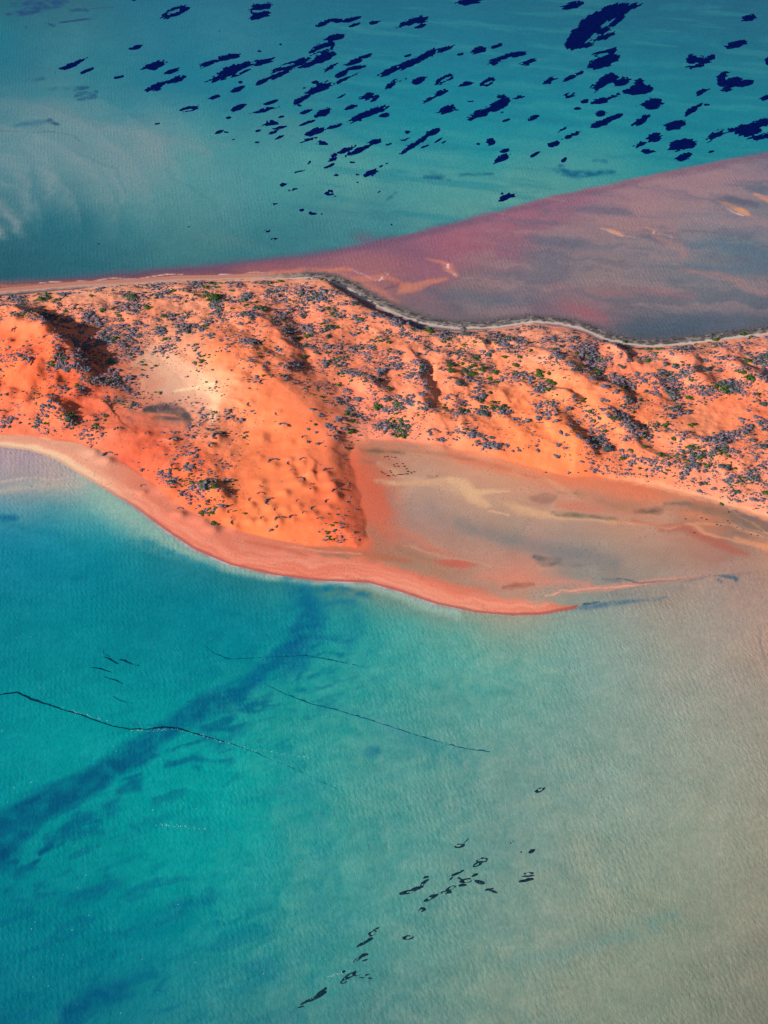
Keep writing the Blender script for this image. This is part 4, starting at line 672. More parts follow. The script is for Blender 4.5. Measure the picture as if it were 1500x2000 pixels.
GRASS = [  # (kind, components, holes)
 ('h',[(343,23,58,17,20)],[(340,23,24,5,18)]),('s',[(265,93,28,8,17)],[]),('l',[(142,126,58,9,22)],[]),('s',[(171,138,32,7,18)],[]),('b',[(301,128,48,15,15)],[]),('s',[(336,139,34,8,18)],[]),('s',[(232,151,20,6,14)],[]),
 ('l',[(306,168,54,10,22),(342,156,44,10,18),(305,176,14,4,15)],[]),('l',[(410,123,44,9,20),(445,112,50,11,12)],[]),('b',[(430,150,50,10,22),(450,138,50,20,22),(480,126,40,10,18),(470,142,50,5,22)],[]),('s',[(470,161,10,5,10)],[]),('s',[(465,174,32,9,20)],[]),('s',[(419,190,26,7,20)],[]),
 ('h',[(370,212,36,11,12)],[(372,214,18,3,12)]),('s',[(465,210,34,10,25)],[]),('s',[(446,230,9,5,0)],[]),('s',[(427,258,20,6,20),(442,258,9,4,0)],[]),('s',[(306,242,10,3,10)],[]),('s',[(456,272,7,3,10)],[]),
 ('h',[(510,13,46,13,8),(508,30,42,13,16),(498,22,20,10,10)],[(508,22,26,4,5)]),
 ('l',[(630,47,30,9,22),(655,40,36,8,0)],[]),('s',[(686,38,40,8,14)],[]),('s',[(692,49,24,6,18)],[]),('s',[(730,44,24,7,12)],[]),('b',[(800,44,44,12,18),(818,39,38,15,5)],[]),('s',[(822,51,24,7,15)],[]),('s',[(547,87,6,3,0)],[]),('s',[(506,100,9,4,0)],[]),
 ('l',[(515,121,44,11,16)],[]),('b',[(655,73,38,13,15)],[]),('h',[(628,95,46,18,22),(645,88,20,16,20)],[(634,96,22,5,22)]),('b',[(605,125,44,11,22),(632,112,46,18,20)],[]),('h',[(570,127,80,14,20)],[(562,127,24,4,22)]),('l',[(513,158,30,10,28),(545,146,50,10,22)],[]),
 ('l',[(692,121,38,10,20),(712,111,28,7,18)],[]),('r',[(645,131,26,8,35)],[]),('l',[(668,144,32,12,28),(692,133,40,8,8)],[]),('r',[(672,155,44,7,25),(665,158,22,7,35)],[]),('s',[(616,161,14,6,10)],[]),('s',[(593,172,6,3,0)],[]),('b',[(622,173,54,16,22)],[]),('l',[(588,195,40,10,28)],[]),('s',[(584,206,7,5,0)],[]),
 ('s',[(667,188,18,4,28)],[]),('r',[(718,188,28,12,20),(732,192,24,8,30)],[]),('r',[(763,166,26,9,38),(775,160,14,5,10)],[]),('s',[(797,109,14,5,15)],[]),('l',[(760,139,46,12,26),(800,124,60,14,24),(835,107,50,14,26),(870,96,36,9,20)],[]),('s',[(899,106,14,5,10)],[]),
 ('b',[(936,98,36,13,10)],[]),('s',[(970,90,26,7,20)],[]),('b',[(818,157,34,12,20)],[]),('h',[(868,155,42,13,25)],[(868,156,20,3,25)]),('s',[(911,164,30,8,10)],[]),('h',[(952,161,32,13,25)],[(954,161,14,3,25)]),('l',[(838,194,28,7,28),(862,181,30,10,22)],[]),('b',[(872,214,34,15,20),(885,211,24,7,0)],[]),
 ('l',[(975,117,44,12,20),(1003,107,46,10,12)],[(985,117,26,3,20)]),('s',[(530,200,28,7,18)],[]),('l',[(517,215,46,8,15)],[]),('s',[(598,218,24,8,20)],[]),('b',[(632,220,32,13,22)],[]),('r',[(684,210,26,8,20)],[]),('b',[(700,230,40,13,28),(730,217,56,14,18)],[]),('s',[(751,225,22,8,15)],[]),('s',[(550,228,12,4,10)],[]),
 ('s',[(599,240,32,6,20)],[]),('b',[(615,257,40,14,18)],[]),('l',[(653,247,34,8,17)],[]),('r',[(530,241,30,9,10)],[]),('r',[(548,249,26,5,10)],[]),('s',[(505,255,12,5,20)],[]),('r',[(533,259,20,6,20)],[]),('s',[(545,268,17,6,20)],[]),('s',[(503,278,9,4,0)],[]),('r',[(605,273,30,6,17)],[]),('r',[(628,280,20,7,-10)],[]),
 ('l',[(700,294,52,11,24),(732,277,30,11,18)],[]),('r',[(676,293,34,9,22)],[]),('r',[(652,303,18,8,25),(650,311,16,7,20)],[]),('s',[(643,324,26,6,20)],[]),('s',[(688,317,11,4,0)],[]),('s',[(604,318,10,4,30)],[]),('r',[(583,335,18,3,15)],[]),('s',[(656,342,10,5,0)],[]),('s',[(699,341,8,4,0)],[]),('b',[(724,338,30,12,20)],[]),('s',[(744,325,9,4,25)],[]),('s',[(757,319,6,3,25)],[]),
 ('s',[(553,361,14,6,20)],[]),('r',[(575,370,18,3,15)],[]),('s',[(698,356,5,3,0)],[]),('h',[(643,377,18,11,0)],[(643,377,7,3,0)]),('s',[(655,383,6,3,0)],[]),('s',[(740,375,7,3,20)],[]),('r',[(537,398,14,5,15)],[]),('s',[(589,410,9,6,20)],[]),('r',[(610,417,14,6,0)],[]),('s',[(628,418,4,3,0)],[]),('r',[(523,451,12,5,15)],[]),('h',[(534,467,11,6,10)],[(534,467,4,2,0)]),
 ('s',[(766,439,4,3,0)],[]),('s',[(797,258,12,6,10)],[]),('r',[(790,273,18,5,20)],[]),('s',[(758,282,12,4,15)],[]),('l',[(800,288,40,9,34),(822,274,40,10,30),(845,258,34,13,25)],[]),('s',[(856,274,18,4,32)],[]),('s',[(868,277,14,4,32)],[]),('s',[(830,286,20,4,20)],[]),
 ('b',[(918,3,52,13,8)],[]),('b',[(940,221,54,15,24),(975,205,48,20,30),(985,197,24,16,10)],[]),('r',[(978,188,20,6,10)],[]),('s',[(920,198,16,3,0)],[]),('s',[(982,219,6,3,0)],[]),('s',[(989,235,18,5,20)],[]),('b',[(958,277,18,15,0)],[]),('s',[(934,281,8,4,0)],[]),('s',[(986,294,20,8,15)],[]),('b',[(981,309,32,12,28)],[]),('b',[(990,385,34,11,22),(980,378,8,4,0)],[]),
 ('b',[(1117,11,40,15,12)],[]),('c',[(1128,74,60,34,42),(1155,48,70,36,42),(1195,24,80,28,18),(1235,12,36,10,10)],[]),('c',[(1205,40,40,13,38),(1178,59,36,12,15),(1180,72,44,10,20),(1145,89,30,10,15)],[]),('s',[(1013,106,26,8,5)],[]),('r',[(1033,121,30,10,15)],[]),('c',[(1175,122,62,22,20),(1195,100,22,14,40),(1178,102,34,8,15),(1200,113,22,14,20)],[]),
 ('b',[(1464,35,30,13,10)],[]),('b',[(1438,86,44,15,12)],[]),('c',[(1352,116,24,20,0),(1370,118,40,14,0),(1390,112,18,10,20),(1358,129,34,6,10)],[]),('c',[(1412,146,24,10,20),(1410,160,22,20,0),(1430,160,36,16,20),(1452,163,42,14,8),(1420,173,26,8,10)],[]),('b',[(1370,180,24,10,25),(1382,175,10,3,0)],[]),('b',[(1350,216,28,13,30),(1365,206,18,6,30)],[]),('s',[(1380,205,14,4,0)],[]),
 ('c',[(1175,164,44,16,30),(1190,154,40,20,5)],[]),('c',[(1215,160,34,14,15)],[]),('c',[(1250,175,50,22,5),(1228,178,28,12,10),(1248,163,22,18,60)],[]),('c',[(1275,203,40,22,8),(1258,207,20,8,0)],[]),('l',[(1113,152,30,8,22),(1132,143,24,6,20)],[]),('b',[(1073,157,24,11,28),(1084,154,10,3,0)],[]),('h',[(1113,186,22,12,10)],[(1113,183,14,5,5)]),
 ('s',[(1141,198,18,8,10)],[]),('l',[(1173,197,38,12,10),(1198,188,28,6,18)],[]),('s',[(1128,212,14,6,10)],[]),('l',[(1013,190,26,5,10)],[]),('b',[(1042,230,24,9,22)],[]),('l',[(1100,252,24,4,28)],[]),('l',[(1112,266,28,7,25),(1128,261,18,5,28)],[]),('b',[(1081,281,28,12,20)],[]),('s',[(1044,302,22,7,28)],[]),
 ('c',[(1172,242,40,12,18),(1190,234,30,12,20),(1173,222,22,12,15),(1205,227,24,10,18)],[]),('b',[(1250,237,34,12,25),(1262,228,20,8,10)],[]),('c',[(1319,244,44,18,12)],[]),('b',[(1278,269,30,19,15),(1250,282,24,8,20)],[]),('b',[(1265,296,22,10,0)],[]),('c',[(1332,283,58,22,10)],[]),('b',[(1336,306,34,13,18)],[]),('s',[(1389,296,12,4,12)],[]),('b',[(1102,312,14,8,20)],[]),
 ('c',[(1398,264,40,12,28),(1430,255,30,10,5),(1460,254,56,24,8),(1485,241,50,16,15),(1485,267,46,11,8)],[(1418,254,6,3,0)]),('b',[(1495,191,20,10,25)],[]),('b',[(1500,118,14,18,0)],[]),
 ('s',[(688,120,8,4,0)],[]),('s',[(792,154,4,3,0)],[]),('s',[(262,0,8,4,0)],[]),('s',[(428,61,4,2,0)],[]),('s',[(370,443,4,2,20)],[]),('s',[(193,476,6,2,5)],[]),('s',[(463,461,4,2,20)],[])]
KW = {'h':'hollow navy seagrass ring','s':'small navy seagrass patch','l':'long streaky seagrass bed','b':'solid navy seagrass bed','r':'ragged broken seagrass patch','c':'large many-lobed seagrass bed'}
SEA_ANCH = [(150,130,'alone on the grey-green shallows at far left'),(330,60,'near the upper left top edge'),(300,150,'in the teal gap left of the main streaks'),(440,130,'at the left end of the main streaks'),(400,225,'below the left end of the streaks'),(510,30,'by the top edge left of centre'),(560,130,'among the left-centre streaks'),(640,95,'in the tall stack of streaks'),(690,130,'just right of the tall stack'),(700,40,'near the top edge at centre'),(820,45,'at the top right of centre'),
 (620,185,'under the tall stack of streaks'),(530,230,'on the pale shelf left of centre'),(620,260,'on the edge of the pale central shelf'),(720,200,'in the middle of the blue tongue'),(690,300,'at the lower tip of the blue tongue'),(600,330,'on the pale green shallows below the beds'),(560,390,'lowest on the pale green shallows'),(650,370,'low on the shelf nearest the sand spit'),(540,460,'close above the pink shoal at left'),(730,340,'beyond the middle of the pink shoal'),
 (800,120,'along the long central streak'),(850,170,'below the long central streak'),(820,275,'by the thin slanting streak near centre'),(930,95,'to the right of the long streak'),(950,205,'around the big lobed bed right of centre'),(970,290,'between that bed and the pink shoal'),(990,385,'touching the edge of the pink shoal'),(1150,50,'at the huge curved bed on top'),(1020,115,'left of the huge curved bed'),(1100,165,'below left of the huge curved bed'),(1190,130,'just below the huge curved bed'),
 (1240,180,'in the cluster right of centre'),(1180,235,'in the lower right-centre cluster'),(1080,270,'left of the lower right-centre cluster'),(1290,270,'close to the pink shoal at right'),(1320,300,'nearest the pink shoal at right'),(1370,120,'in the open water at upper right'),(1450,60,'by the top right corner'),(1370,200,'in the open water at right'),(1450,250,'against the right edge above the shoal')]
T = []
for i, (k, comps, holes) in enumerate(GRASS):
    small = k == 's'
    o = bed('seagrass_bed', comps, M_GRASS, 'seagrass bed', 'dark seagrass beds beyond the shoal', noise=(1.5, 1.0 if small else 2.2), cell=.45 if small else .6, holes=holes, rag={'r': 1.5, 's': .8}.get(k, 1), seed=i)
    if o: T.append((o, KW[k], '', comps[0][0], comps[0][1]))
label_set(T, SEA_ANCH)

REEF = [([(1053,1543,22,9,18,1.3)],'h'),([(897,1652,22,9,10,1.2),(910,1643,14,3,40)],'h'),([(999,1645,10,5,25,1.1)],'s'),([(1038,1663,16,7,20,1.1)],'s'),([(1019,1664,5,3,0)],'s'),([(942,1680,26,10,12,1.4),(932,1688,22,8,25,1.3)],'h'),([(1033,1706,24,5,5,1.2),(1030,1711,28,4,3)],'r'),([(1029,1719,30,6,12,1.3)],'r'),
 ([(832,1713,16,4,20),(828,1722,20,4,25)],'r'),([(798,1742,34,8,14,1.5),(812,1736,30,7,18,1.4),(824,1728,20,6,40,1.2)],'b'),([(893,1706,24,5,25)],'r'),([(882,1716,10,3,40)],'s'),([(912,1720,32,9,10,1.3),(898,1716,14,4,-30)],'h'),([(928,1709,14,5,25,1.1)],'s'),([(937,1723,20,8,-15,1.2)],'h'),([(954,1737,18,4,10)],'s'),([(963,1741,16,5,-20,1.3)],'s'),
 ([(880,1735,28,7,25,1.3),(870,1743,26,6,5,1.2)],'b'),([(842,1753,32,8,28,1.6)],'b'),([(904,1729,18,5,5,1.1)],'r'),([(895,1748,6,2,10)],'s'),([(823,1777,17,9,10,1.3)],'h'),([(798,1831,26,9,8,1.4)],'h'),([(728,1823,20,10,25,1.3),(736,1814,16,3,25)],'h'),([(712,1841,40,6,28,1.7),(720,1836,20,5,30,1.3)],'b'),
 ([(700,1873,36,6,38,2.0),(710,1866,18,6,20,1.4)],'b'),([(714,1875,14,3,20)],'s'),([(684,1906,36,9,30,1.7),(672,1918,16,7,10,1.2),(697,1903,16,8,0,1.2)],'b'),([(718,1904,10,3,20),(724,1911,8,3,0),(708,1909,14,3,-5)],'r'),([(671,1898,9,5,30)],'s'),([(627,1937,30,6,35)],'b'),([(610,1950,56,5,28,1.6),(622,1946,44,6,28,1.3)],'b'),([(588,1966,14,4,20)],'s')]
RW = {'h':'ring-shaped dark weed patch','s':'tiny dark weed patch','r':'thin broken weed strip','b':'long curled weed patch'}
REEF_ANCH = [(1053,1543,'alone on the grey shallows below the spit'),(897,1652,'topmost of the lower cluster'),(1025,1660,'at the upper right of the lower cluster'),(938,1684,'above the middle of the lower cluster'),(1031,1712,'at the right edge of the lower cluster'),(815,1730,'at the left of the lower cluster'),(905,1718,'in the middle of the lower cluster'),(958,1738,'right of the middle of the lower cluster'),(870,1742,'in the lower middle of the cluster'),(823,1777,'just under the lower cluster'),(798,1831,'by itself between the cluster and the lowest row'),(718,1832,'highest in the slanting bottom row'),(703,1872,'second group of the slanting bottom row'),(690,1907,'third group of the slanting bottom row'),(615,1950,'at the bottom end of the slanting row')]
T = []
for i, (comps, k) in enumerate(REEF):
    o = bed('weed_patch', comps, M_REEF, 'weed patch', 'dark weed patches on the near shallows', noise=(1.6, 1.3), cell=.22, rag=.8, gain=.06, seed=i+200)
    if o: T.append((o, RW[k], '', comps[0][0], comps[0][1]))
label_set(T, REEF_ANCH)

LINES = [([(-40,1362,.4),(0,1357,.8),(33,1352,1.6),(60,1365,2.2),(85,1373,1.8),(120,1385,1.2),(150,1393,1.3),(190,1408,1.2),(220,1418,1.0),(255,1424,1.4),(290,1424,1.1),(320,1420,2.0),(345,1422,1.5),(370,1429,1.2),(400,1438,.8),(440,1449,.8)],'longest dark floating weed line crossing the deep blue channel',1.0),
 ([(440,1449,.5),(500,1470,.6),(560,1496,.5),(610,1518,.4),(660,1542,.3)],'faint tail of the longest weed line running toward the shallows',.9),
 ([(400,1262,.5),(420,1276,.9),(445,1287,1.0),(500,1285,.7),(560,1282,.6),(600,1280,.9),(650,1290,.8),(700,1300,.5)],'thin dark weed line across the channel below the spit',1.2),
 ([(515,1335,.5),(560,1357,.9),(610,1375,.9),(660,1387,.8),(720,1405,.9),(780,1425,.8),(840,1444,.8),(900,1460,.7),(955,1468,1.2)],'long thin weed line sloping down right to the grey shallows',1.0),
 ([(205,1283,.9),(218,1289,1.6),(230,1296,1.5)],'short thick dark weed strand in the left bay',1.3),([(234,1288,.9),(245,1291,1.6),(256,1296,1.2),(272,1300,.5)],'short dark weed strand pointing right, uppermost pair in the left bay',1.2),
 ([(178,1303,.8),(196,1306,1.2),(220,1313,.8)],'thin weed strand second from the top in the left bay',1.1),([(204,1322,.8),(225,1328,1.1),(240,1335,.8)],'thin weed strand third from the top in the left bay',1.1),([(221,1360,.9),(235,1369,.9),(258,1373,.7)],'lowest short weed strand above the longest weed line',1.1),
 ([(202,1271,.6),(203,1278,.7),(215,1283,.6)],'tiny curled weed wisp topmost in the left bay',1.2),([(365,1370,.6),(385,1368,.7)],'faint short weed strand over the deep channel',1.2)]
M_FAINT = simple('thin_floating_weed', (8,92,112), rough=1, spec=0, col2=(2,68,92), scale=.8)
for i, (pts, lab, nz_) in enumerate(LINES):
    o = bed('floating_weed_line', [('line', pts, 1)], M_FAINT if i in (1, 2, 3, 8, 9, 10) else M_WEED, 'weed line', 'floating weed lines in the near bay', noise=(2.2, nz_*.8), cell=.2, gain=.12, seed=i+300)
    if o: o['label'] = lab

# ------------------------------------------------------------------ shrubs
RG = np.random.RandomState(11)
def leaf_cloud(n, lumps, size, rg, flat=.75):
    """n small leaf sprays over a cluster of rounded lumps; returns verts (4n,3)"""
    L = np.array(lumps, float); k = rg.choice(len(L), n, p=(L[:, 3]**2)/(L[:, 3]**2).sum())
    th = rg.rand(n)*6.2832; ph = np.arcsin(rg.rand(n)*1.15-.15)
    nrm = np.stack([np.cos(th)*np.cos(ph), np.sin(th)*np.cos(ph), np.sin(ph)], 1)
    r = L[k, 3]*(.82+rg.rand(n)*.26)
    P = L[k, :3]+nrm*r[:, None]*np.array((1, 1, flat)); P[:, 2] = np.maximum(P[:, 2], .03)
    d = nrm+rg.randn(n, 3)*.45; d /= np.linalg.norm(d, axis=1)[:, None]
    a = np.cross(d, rg.randn(n, 3)); a /= np.linalg.norm(a, axis=1)[:, None]; b = np.cross(d, a)
    s = (size*(.6+rg.rand(n)*.8))[:, None]
    return np.stack([P-a*s, P-b*s*.7, P+a*s, P+b*s*.7], 1).reshape(-1, 3)
def dome(lump, rg, nu=7, nv=3, k=.86, flat=.75):
    cx, cy, cz, r = lump; V = []; F = []
    for j in range(nv+1):
        ph = -.25+(math.pi/2+.25)*j/nv
        for i in range(nu):
            t = i/nu*6.2832; q = r*k*(1+rg.randn()*.07)
            V.append((cx+q*math.cos(t)*math.cos(ph), cy+q*math.sin(t)*math.cos(ph), cz+q*flat*math.sin(ph)))
    for j in range(nv):
        for i in range(nu): F.append((j*nu+i, j*nu+(i+1) % nu, (j+1)*nu+(i+1) % nu, (j+1)*nu+i))
    return np.array(V), np.array(F)
def shrub_geo(seed, n, lumps_n, size, spread=.6, flat=.75, crescent=False):
    rg = np.random.RandomState(seed); lumps = []
    for i in range(lumps_n):
        if crescent:
            t = math.radians(75+150*(i+.5)/lumps_n+rg.randn()*6); r = .13+.09*rg.rand()
            lumps.append((math.cos(t)*.85+.35, math.sin(t)*.8, r*.4, r))
        else:
            t = rg.rand()*6.2832; q = spread*math.sqrt(rg.rand())*(i > 0); r = (.55 if i == 0 else .3)*(.7+rg.rand()*.5)
            lumps.append((math.cos(t)*q, math.sin(t)*q, r*.25, r))
    V = leaf_cloud(n, lumps, size, rg, flat); F = np.arange(4*n).reshape(-1, 4)
    for l in lumps:
        v, f = dome(l, rg, flat=flat); F = np.concatenate([F, f+len(V)]); V = np.concatenate([V, v])
    return V, F
PROTO = {}
for kind, mat, nm in (('green', M_GREEN, 'green_shrub'), ('grey', M_GREY, 'grey_shrub'), ('sage', M_SAGE, 'sage_shrub')):
    PROTO[kind] = [mesh_obj(nm, *shrub_geo(100+i, 260, 7+i, .085, .75 if i % 2 else .6, .8), mat, link=False).data for i in range(4)]
PROTO['strand'] = [mesh_obj('strand_shrub', *shrub_geo(140+i, 150, 7+i, .06, crescent=True), M_DRY if i % 2 else M_GREY, link=False).data for i in range(4)]

SH = []   # (kind, image x, image y, width in image pixels)
G_ = '80,585,20;178,578,13;257,580,19;200,605,12;220,603,10;287,600,17;233,617,12;320,618,11;418,583,28;400,580,14;333,570,11;403,637,13;453,568,9;455,603,9;480,597,12;322,662,9;253,693,12;92,828,11;68,833,9;187,830,11;548,550,14;510,602,22;705,623,11;602,657,17;583,660,12;595,677,12;593,697,14;693,677,9;708,682,11;673,727,14;760,760,12;737,793,16;687,843,18;840,648,19;877,713,16;882,724,14;823,718,12;903,710,10;907,722,12;930,697,15;922,730,18;943,720,16;987,697,12;967,727,14;940,783,15;962,797,15;900,802,13;913,803,10;957,767,9;958,742,15;970,747,12;1007,713,13;1037,685,10;1052,725,16;1073,730,11;1075,745,18;1083,750,14;1073,760,13;1015,697,8;1008,729,12;1127,690,13;1172,705,12;1167,727,20;1265,705,14;1267,682,14;1290,682,16;1460,705,19;1467,738,22;1452,728,16;1353,830,16;1182,842,11;1217,895,10;1233,880,11;1290,888,14;1258,873,12;1317,857,12;1348,873,14;1348,912,14;1437,915,8;1200,818,13;1230,833,13;1322,795,10;1305,797,8;1345,777,12;1497,963,14;1400,663,15;1468,658,10;1453,652,12;1303,710,7;1331,826,5;1378,785,6;1423,1000,4;333,943,13;402,948,20;418,951,13;395,1002,14;413,1002,11;417,1022,14;287,582,6;340,568,9;430,590,10;500,590,9;640,602,10;655,640,9;648,675,8;757,645,7;1088,708,7;1190,680,8;1220,668,10;1441,725,12;1480,770,10;1413,758,10;1330,935,8;1380,945,8;1409,985,8;1250,915,7;1140,682,8;128,607,10;156,603,9;305,583,9;363,589,8;1280,915,7;980,660,9;868,668,9;733,668,7'
S_ = '590,617,18;692,593,19;678,577,13;640,657,16;545,683,12;663,785,14;840,643,12;897,750,22;930,758,14;943,807,26;945,795,16;947,667,18;1212,715,17;1127,723,14;1377,723,26;1405,725,14;1433,762,22;1493,790,18;1493,735,12;1187,878,28;1412,912,22;1257,847,16;500,603,14;418,587,16;110,580,0;395,571,14;757,780,18;1427,743,12;1225,768,10;620,690,14;715,745,12;660,715,10;1360,725,10;1390,655,16;1060,755,15;1097,668,12;1017,660,14;880,738,12;905,725,14;1350,742,10;1262,765,12;1495,840,12;1370,945,12;1440,960,13;1280,750,14;1300,925,10;80,600,12;38,597,18;60,607,14;70,615,18;95,620,12'
R_ = '125,577,20;250,597,20;197,637,15;210,645,17;225,650,16;240,655,14;265,633,17;285,637,14;270,655,16;240,675,18;262,680,16;275,690,14;225,735,14;200,740,16;185,743,20;205,750,14;245,760,14;250,765,12;265,770,10;157,637,14;160,650,12;205,693,10;150,690,14;163,705,16;170,720,16;155,700,14;380,650,10;365,635,12;395,645,14;415,660,12;430,665,12;470,633,16;350,665,10;1267,898,14;1352,893,20;1377,920,14;1317,775,22;1322,790,14;1315,812,14;1037,737,16;1110,797,14;1052,817,18;1183,783,18;1115,713,18;923,850,20;945,858,14;972,870,22;990,870,12;805,787,20;800,737,22;745,727,22;700,780,20;752,802,13;813,692,16;547,683,14;600,583,20;622,582,20;610,650,14;655,690,14;690,655,12;718,690,10;740,730,16;785,690,12;730,615,22;745,618,16;770,625,14;785,632,14;800,633,14;820,642,14;850,655,14;870,660,14;905,643,15;985,675,18;1000,662,12;1080,662,16;1120,680,18;1095,700,14;1130,700,16;1140,725,14;1155,740,16;1180,755,16;1205,765,18;1222,775,14;1120,775,12;1160,700,12;1165,690,16;1230,705,14;1245,730,16;1260,745,14;1300,760,16;1310,750,12;1285,770,14;1180,800,14;1190,812,16;1205,820,14;1220,820,12;1080,785,10;1095,845,14;1110,850,14;1130,852,16;1145,862,12;1340,845,14;1330,862,12;1375,860,14;1405,870,12;1300,712,18;1380,705,14;1408,700,14;1470,860,12;1450,820,14;1480,815,14;1462,803,10;1365,960,10;1395,955,14;1460,935,14;1430,940,12;1470,975,14;1490,975,12;1240,905,12;1215,880,14;1160,870,14;1262,930,8;1090,870,12;1105,875,10;1015,880,10;1050,880,12;1085,890,14;840,845,12;863,858,16;893,808,14;830,745,10;832,760,12;825,770,14;808,775,14;660,820,18;650,835,12;640,830,14;610,800,12;625,810,14;560,740,10;520,710,12;490,705,12'
for k, txt in (('green', G_), ('sage', S_), ('grey', R_)):
    for q in txt.split(';'):
        a = [float(v) for v in q.split(',')]
        if a[2] > 0: SH.append((k, a[0], a[1], a[2]*(1.25 if k == 'green' else 1.1)))
for i, (px, py, mh, r) in enumerate(MOUNDS):
    if px > 440 and i % 4 == 1: continue
    SH.append(('strand', px-2, py+1, r*(2.2+(i*7 % 11)*.27)))

# where scrub grows: (image x, y, half width, half height, weight)
BARE = [(700,1000,30,90),(690,925,22,40),(640,945,34,70),(650,890,24,40),(420,870,60,30),(335,745,85,62),(555,900,120,150),(540,1010,170,55),(265,870,100,60),(440,720,45,60),(515,775,70,50),(300,820,90,40),(1130,762,58,20),(1170,785,40,16),(1392,812,72,34),(1010,845,60,26),(950,828,40,20),(990,775,45,20),(780,672,34,14),(45,655,45,30),(30,750,40,32),(130,745,30,22),(165,800,50,28),(1000,893,80,14),(1110,912,60,14),
 (1190,678,18,9),(690,710,20,10),(850,735,16,40),(400,605,22,9),(300,610,22,8),(150,585,40,9),(60,570,40,8),(1260,720,18,10),(1060,905,60,16),(870,830,34,16),(1040,705,20,9),(740,640,20,7),(1480,720,10,8),(1330,830,24,24),(860,870,60,8),(1250,815,28,14),(1060,775,20,10),(360,665,12,10),(620,735,12,8),(560,800,60,60)]
THICK = [(235,665,60,55,1.6),(195,735,35,30,1.2),(150,690,22,45,1.0),(640,620,130,40,.4),(930,745,35,65,.8),(700,785,80,60,.5),(815,740,26,60,.7),(1110,690,60,30,.6),(1180,745,60,22,.5),(1290,745,70,34,.9),(1350,900,140,55,.7),(1440,730,80,45,.6),(900,655,120,12,.4),(60,600,40,14,.6),(460,600,80,30,.4),(40,815,70,18,.5),(1215,825,40,22,.6),(1100,850,50,22,.4),(330,630,90,35,.5),(780,640,60,14,.7),(1290,690,150,12,.5),(1470,640,60,12,.5)]
def density(u, v, x, y):
    d = 1.0+0*u
    for a, b, ra, rb, wgt in THICK: d = d+wgt*np.exp(-(((u-a)/ra)**2+((v-b)/rb)**2))
    for a, b, ra, rb in BARE: d = d*(1-.985*np.exp(-(((u-a)/ra)**2+((v-b)/rb)**2)**2))
    n = fbm(x/9, y/9, 3, 201); n2 = fbm(x/28, y/20, 2, 203)
    return d*np.clip(.58+n*1.7+n2*.8, .03, 1.7)
M_ = 380000
rx = RG.rand(M_)*460-230; ry = 520+RG.rand(M_)*310
rz = height(rx, ry); ru, rv = to_pixel(rx, ry, rz)
ok = (ru > -60) & (ru < 1560) & (rv > 530) & (rv < 1060); rx, ry, rz, ru, rv = rx[ok], ry[ok], rz[ok], ru[ok], rv[ok]
dd_ = sdf(rx, ry, DUNE)
ok = (RG.rand(len(rx)) < density(ru, rv, rx, ry)*.5) & (dd_ > .6+RG.rand(len(rx))*2); rx, ry, rz, ru, rv = rx[ok], ry[ok], rz[ok], ru[ok], rv[ok]
rad = np.exp(RG.randn(len(rx))*.45)*.6*np.clip(.8+fbm(rx/12, ry/12, 2, 207)*.8, .55, 1.5); rad = np.clip(rad, .3, 1.7)
open('/tmp/scrub.txt','w').write(str(len(rx)))
big_idx = [i for i in np.argsort(-rad) if 0 < ru[i] < 1500][:max(0, 300-len(SH))]
SHW = [(k, on_land(a, b), a, b, wd) for k, a, b, wd in SH]
for i in big_idx:
    k = ('grey', 'sage', 'grey', 'green', 'grey')[i % 5]; SHW.append((k, (rx[i], ry[i], rz[i]), ru[i], rv[i], rad[i]*10))
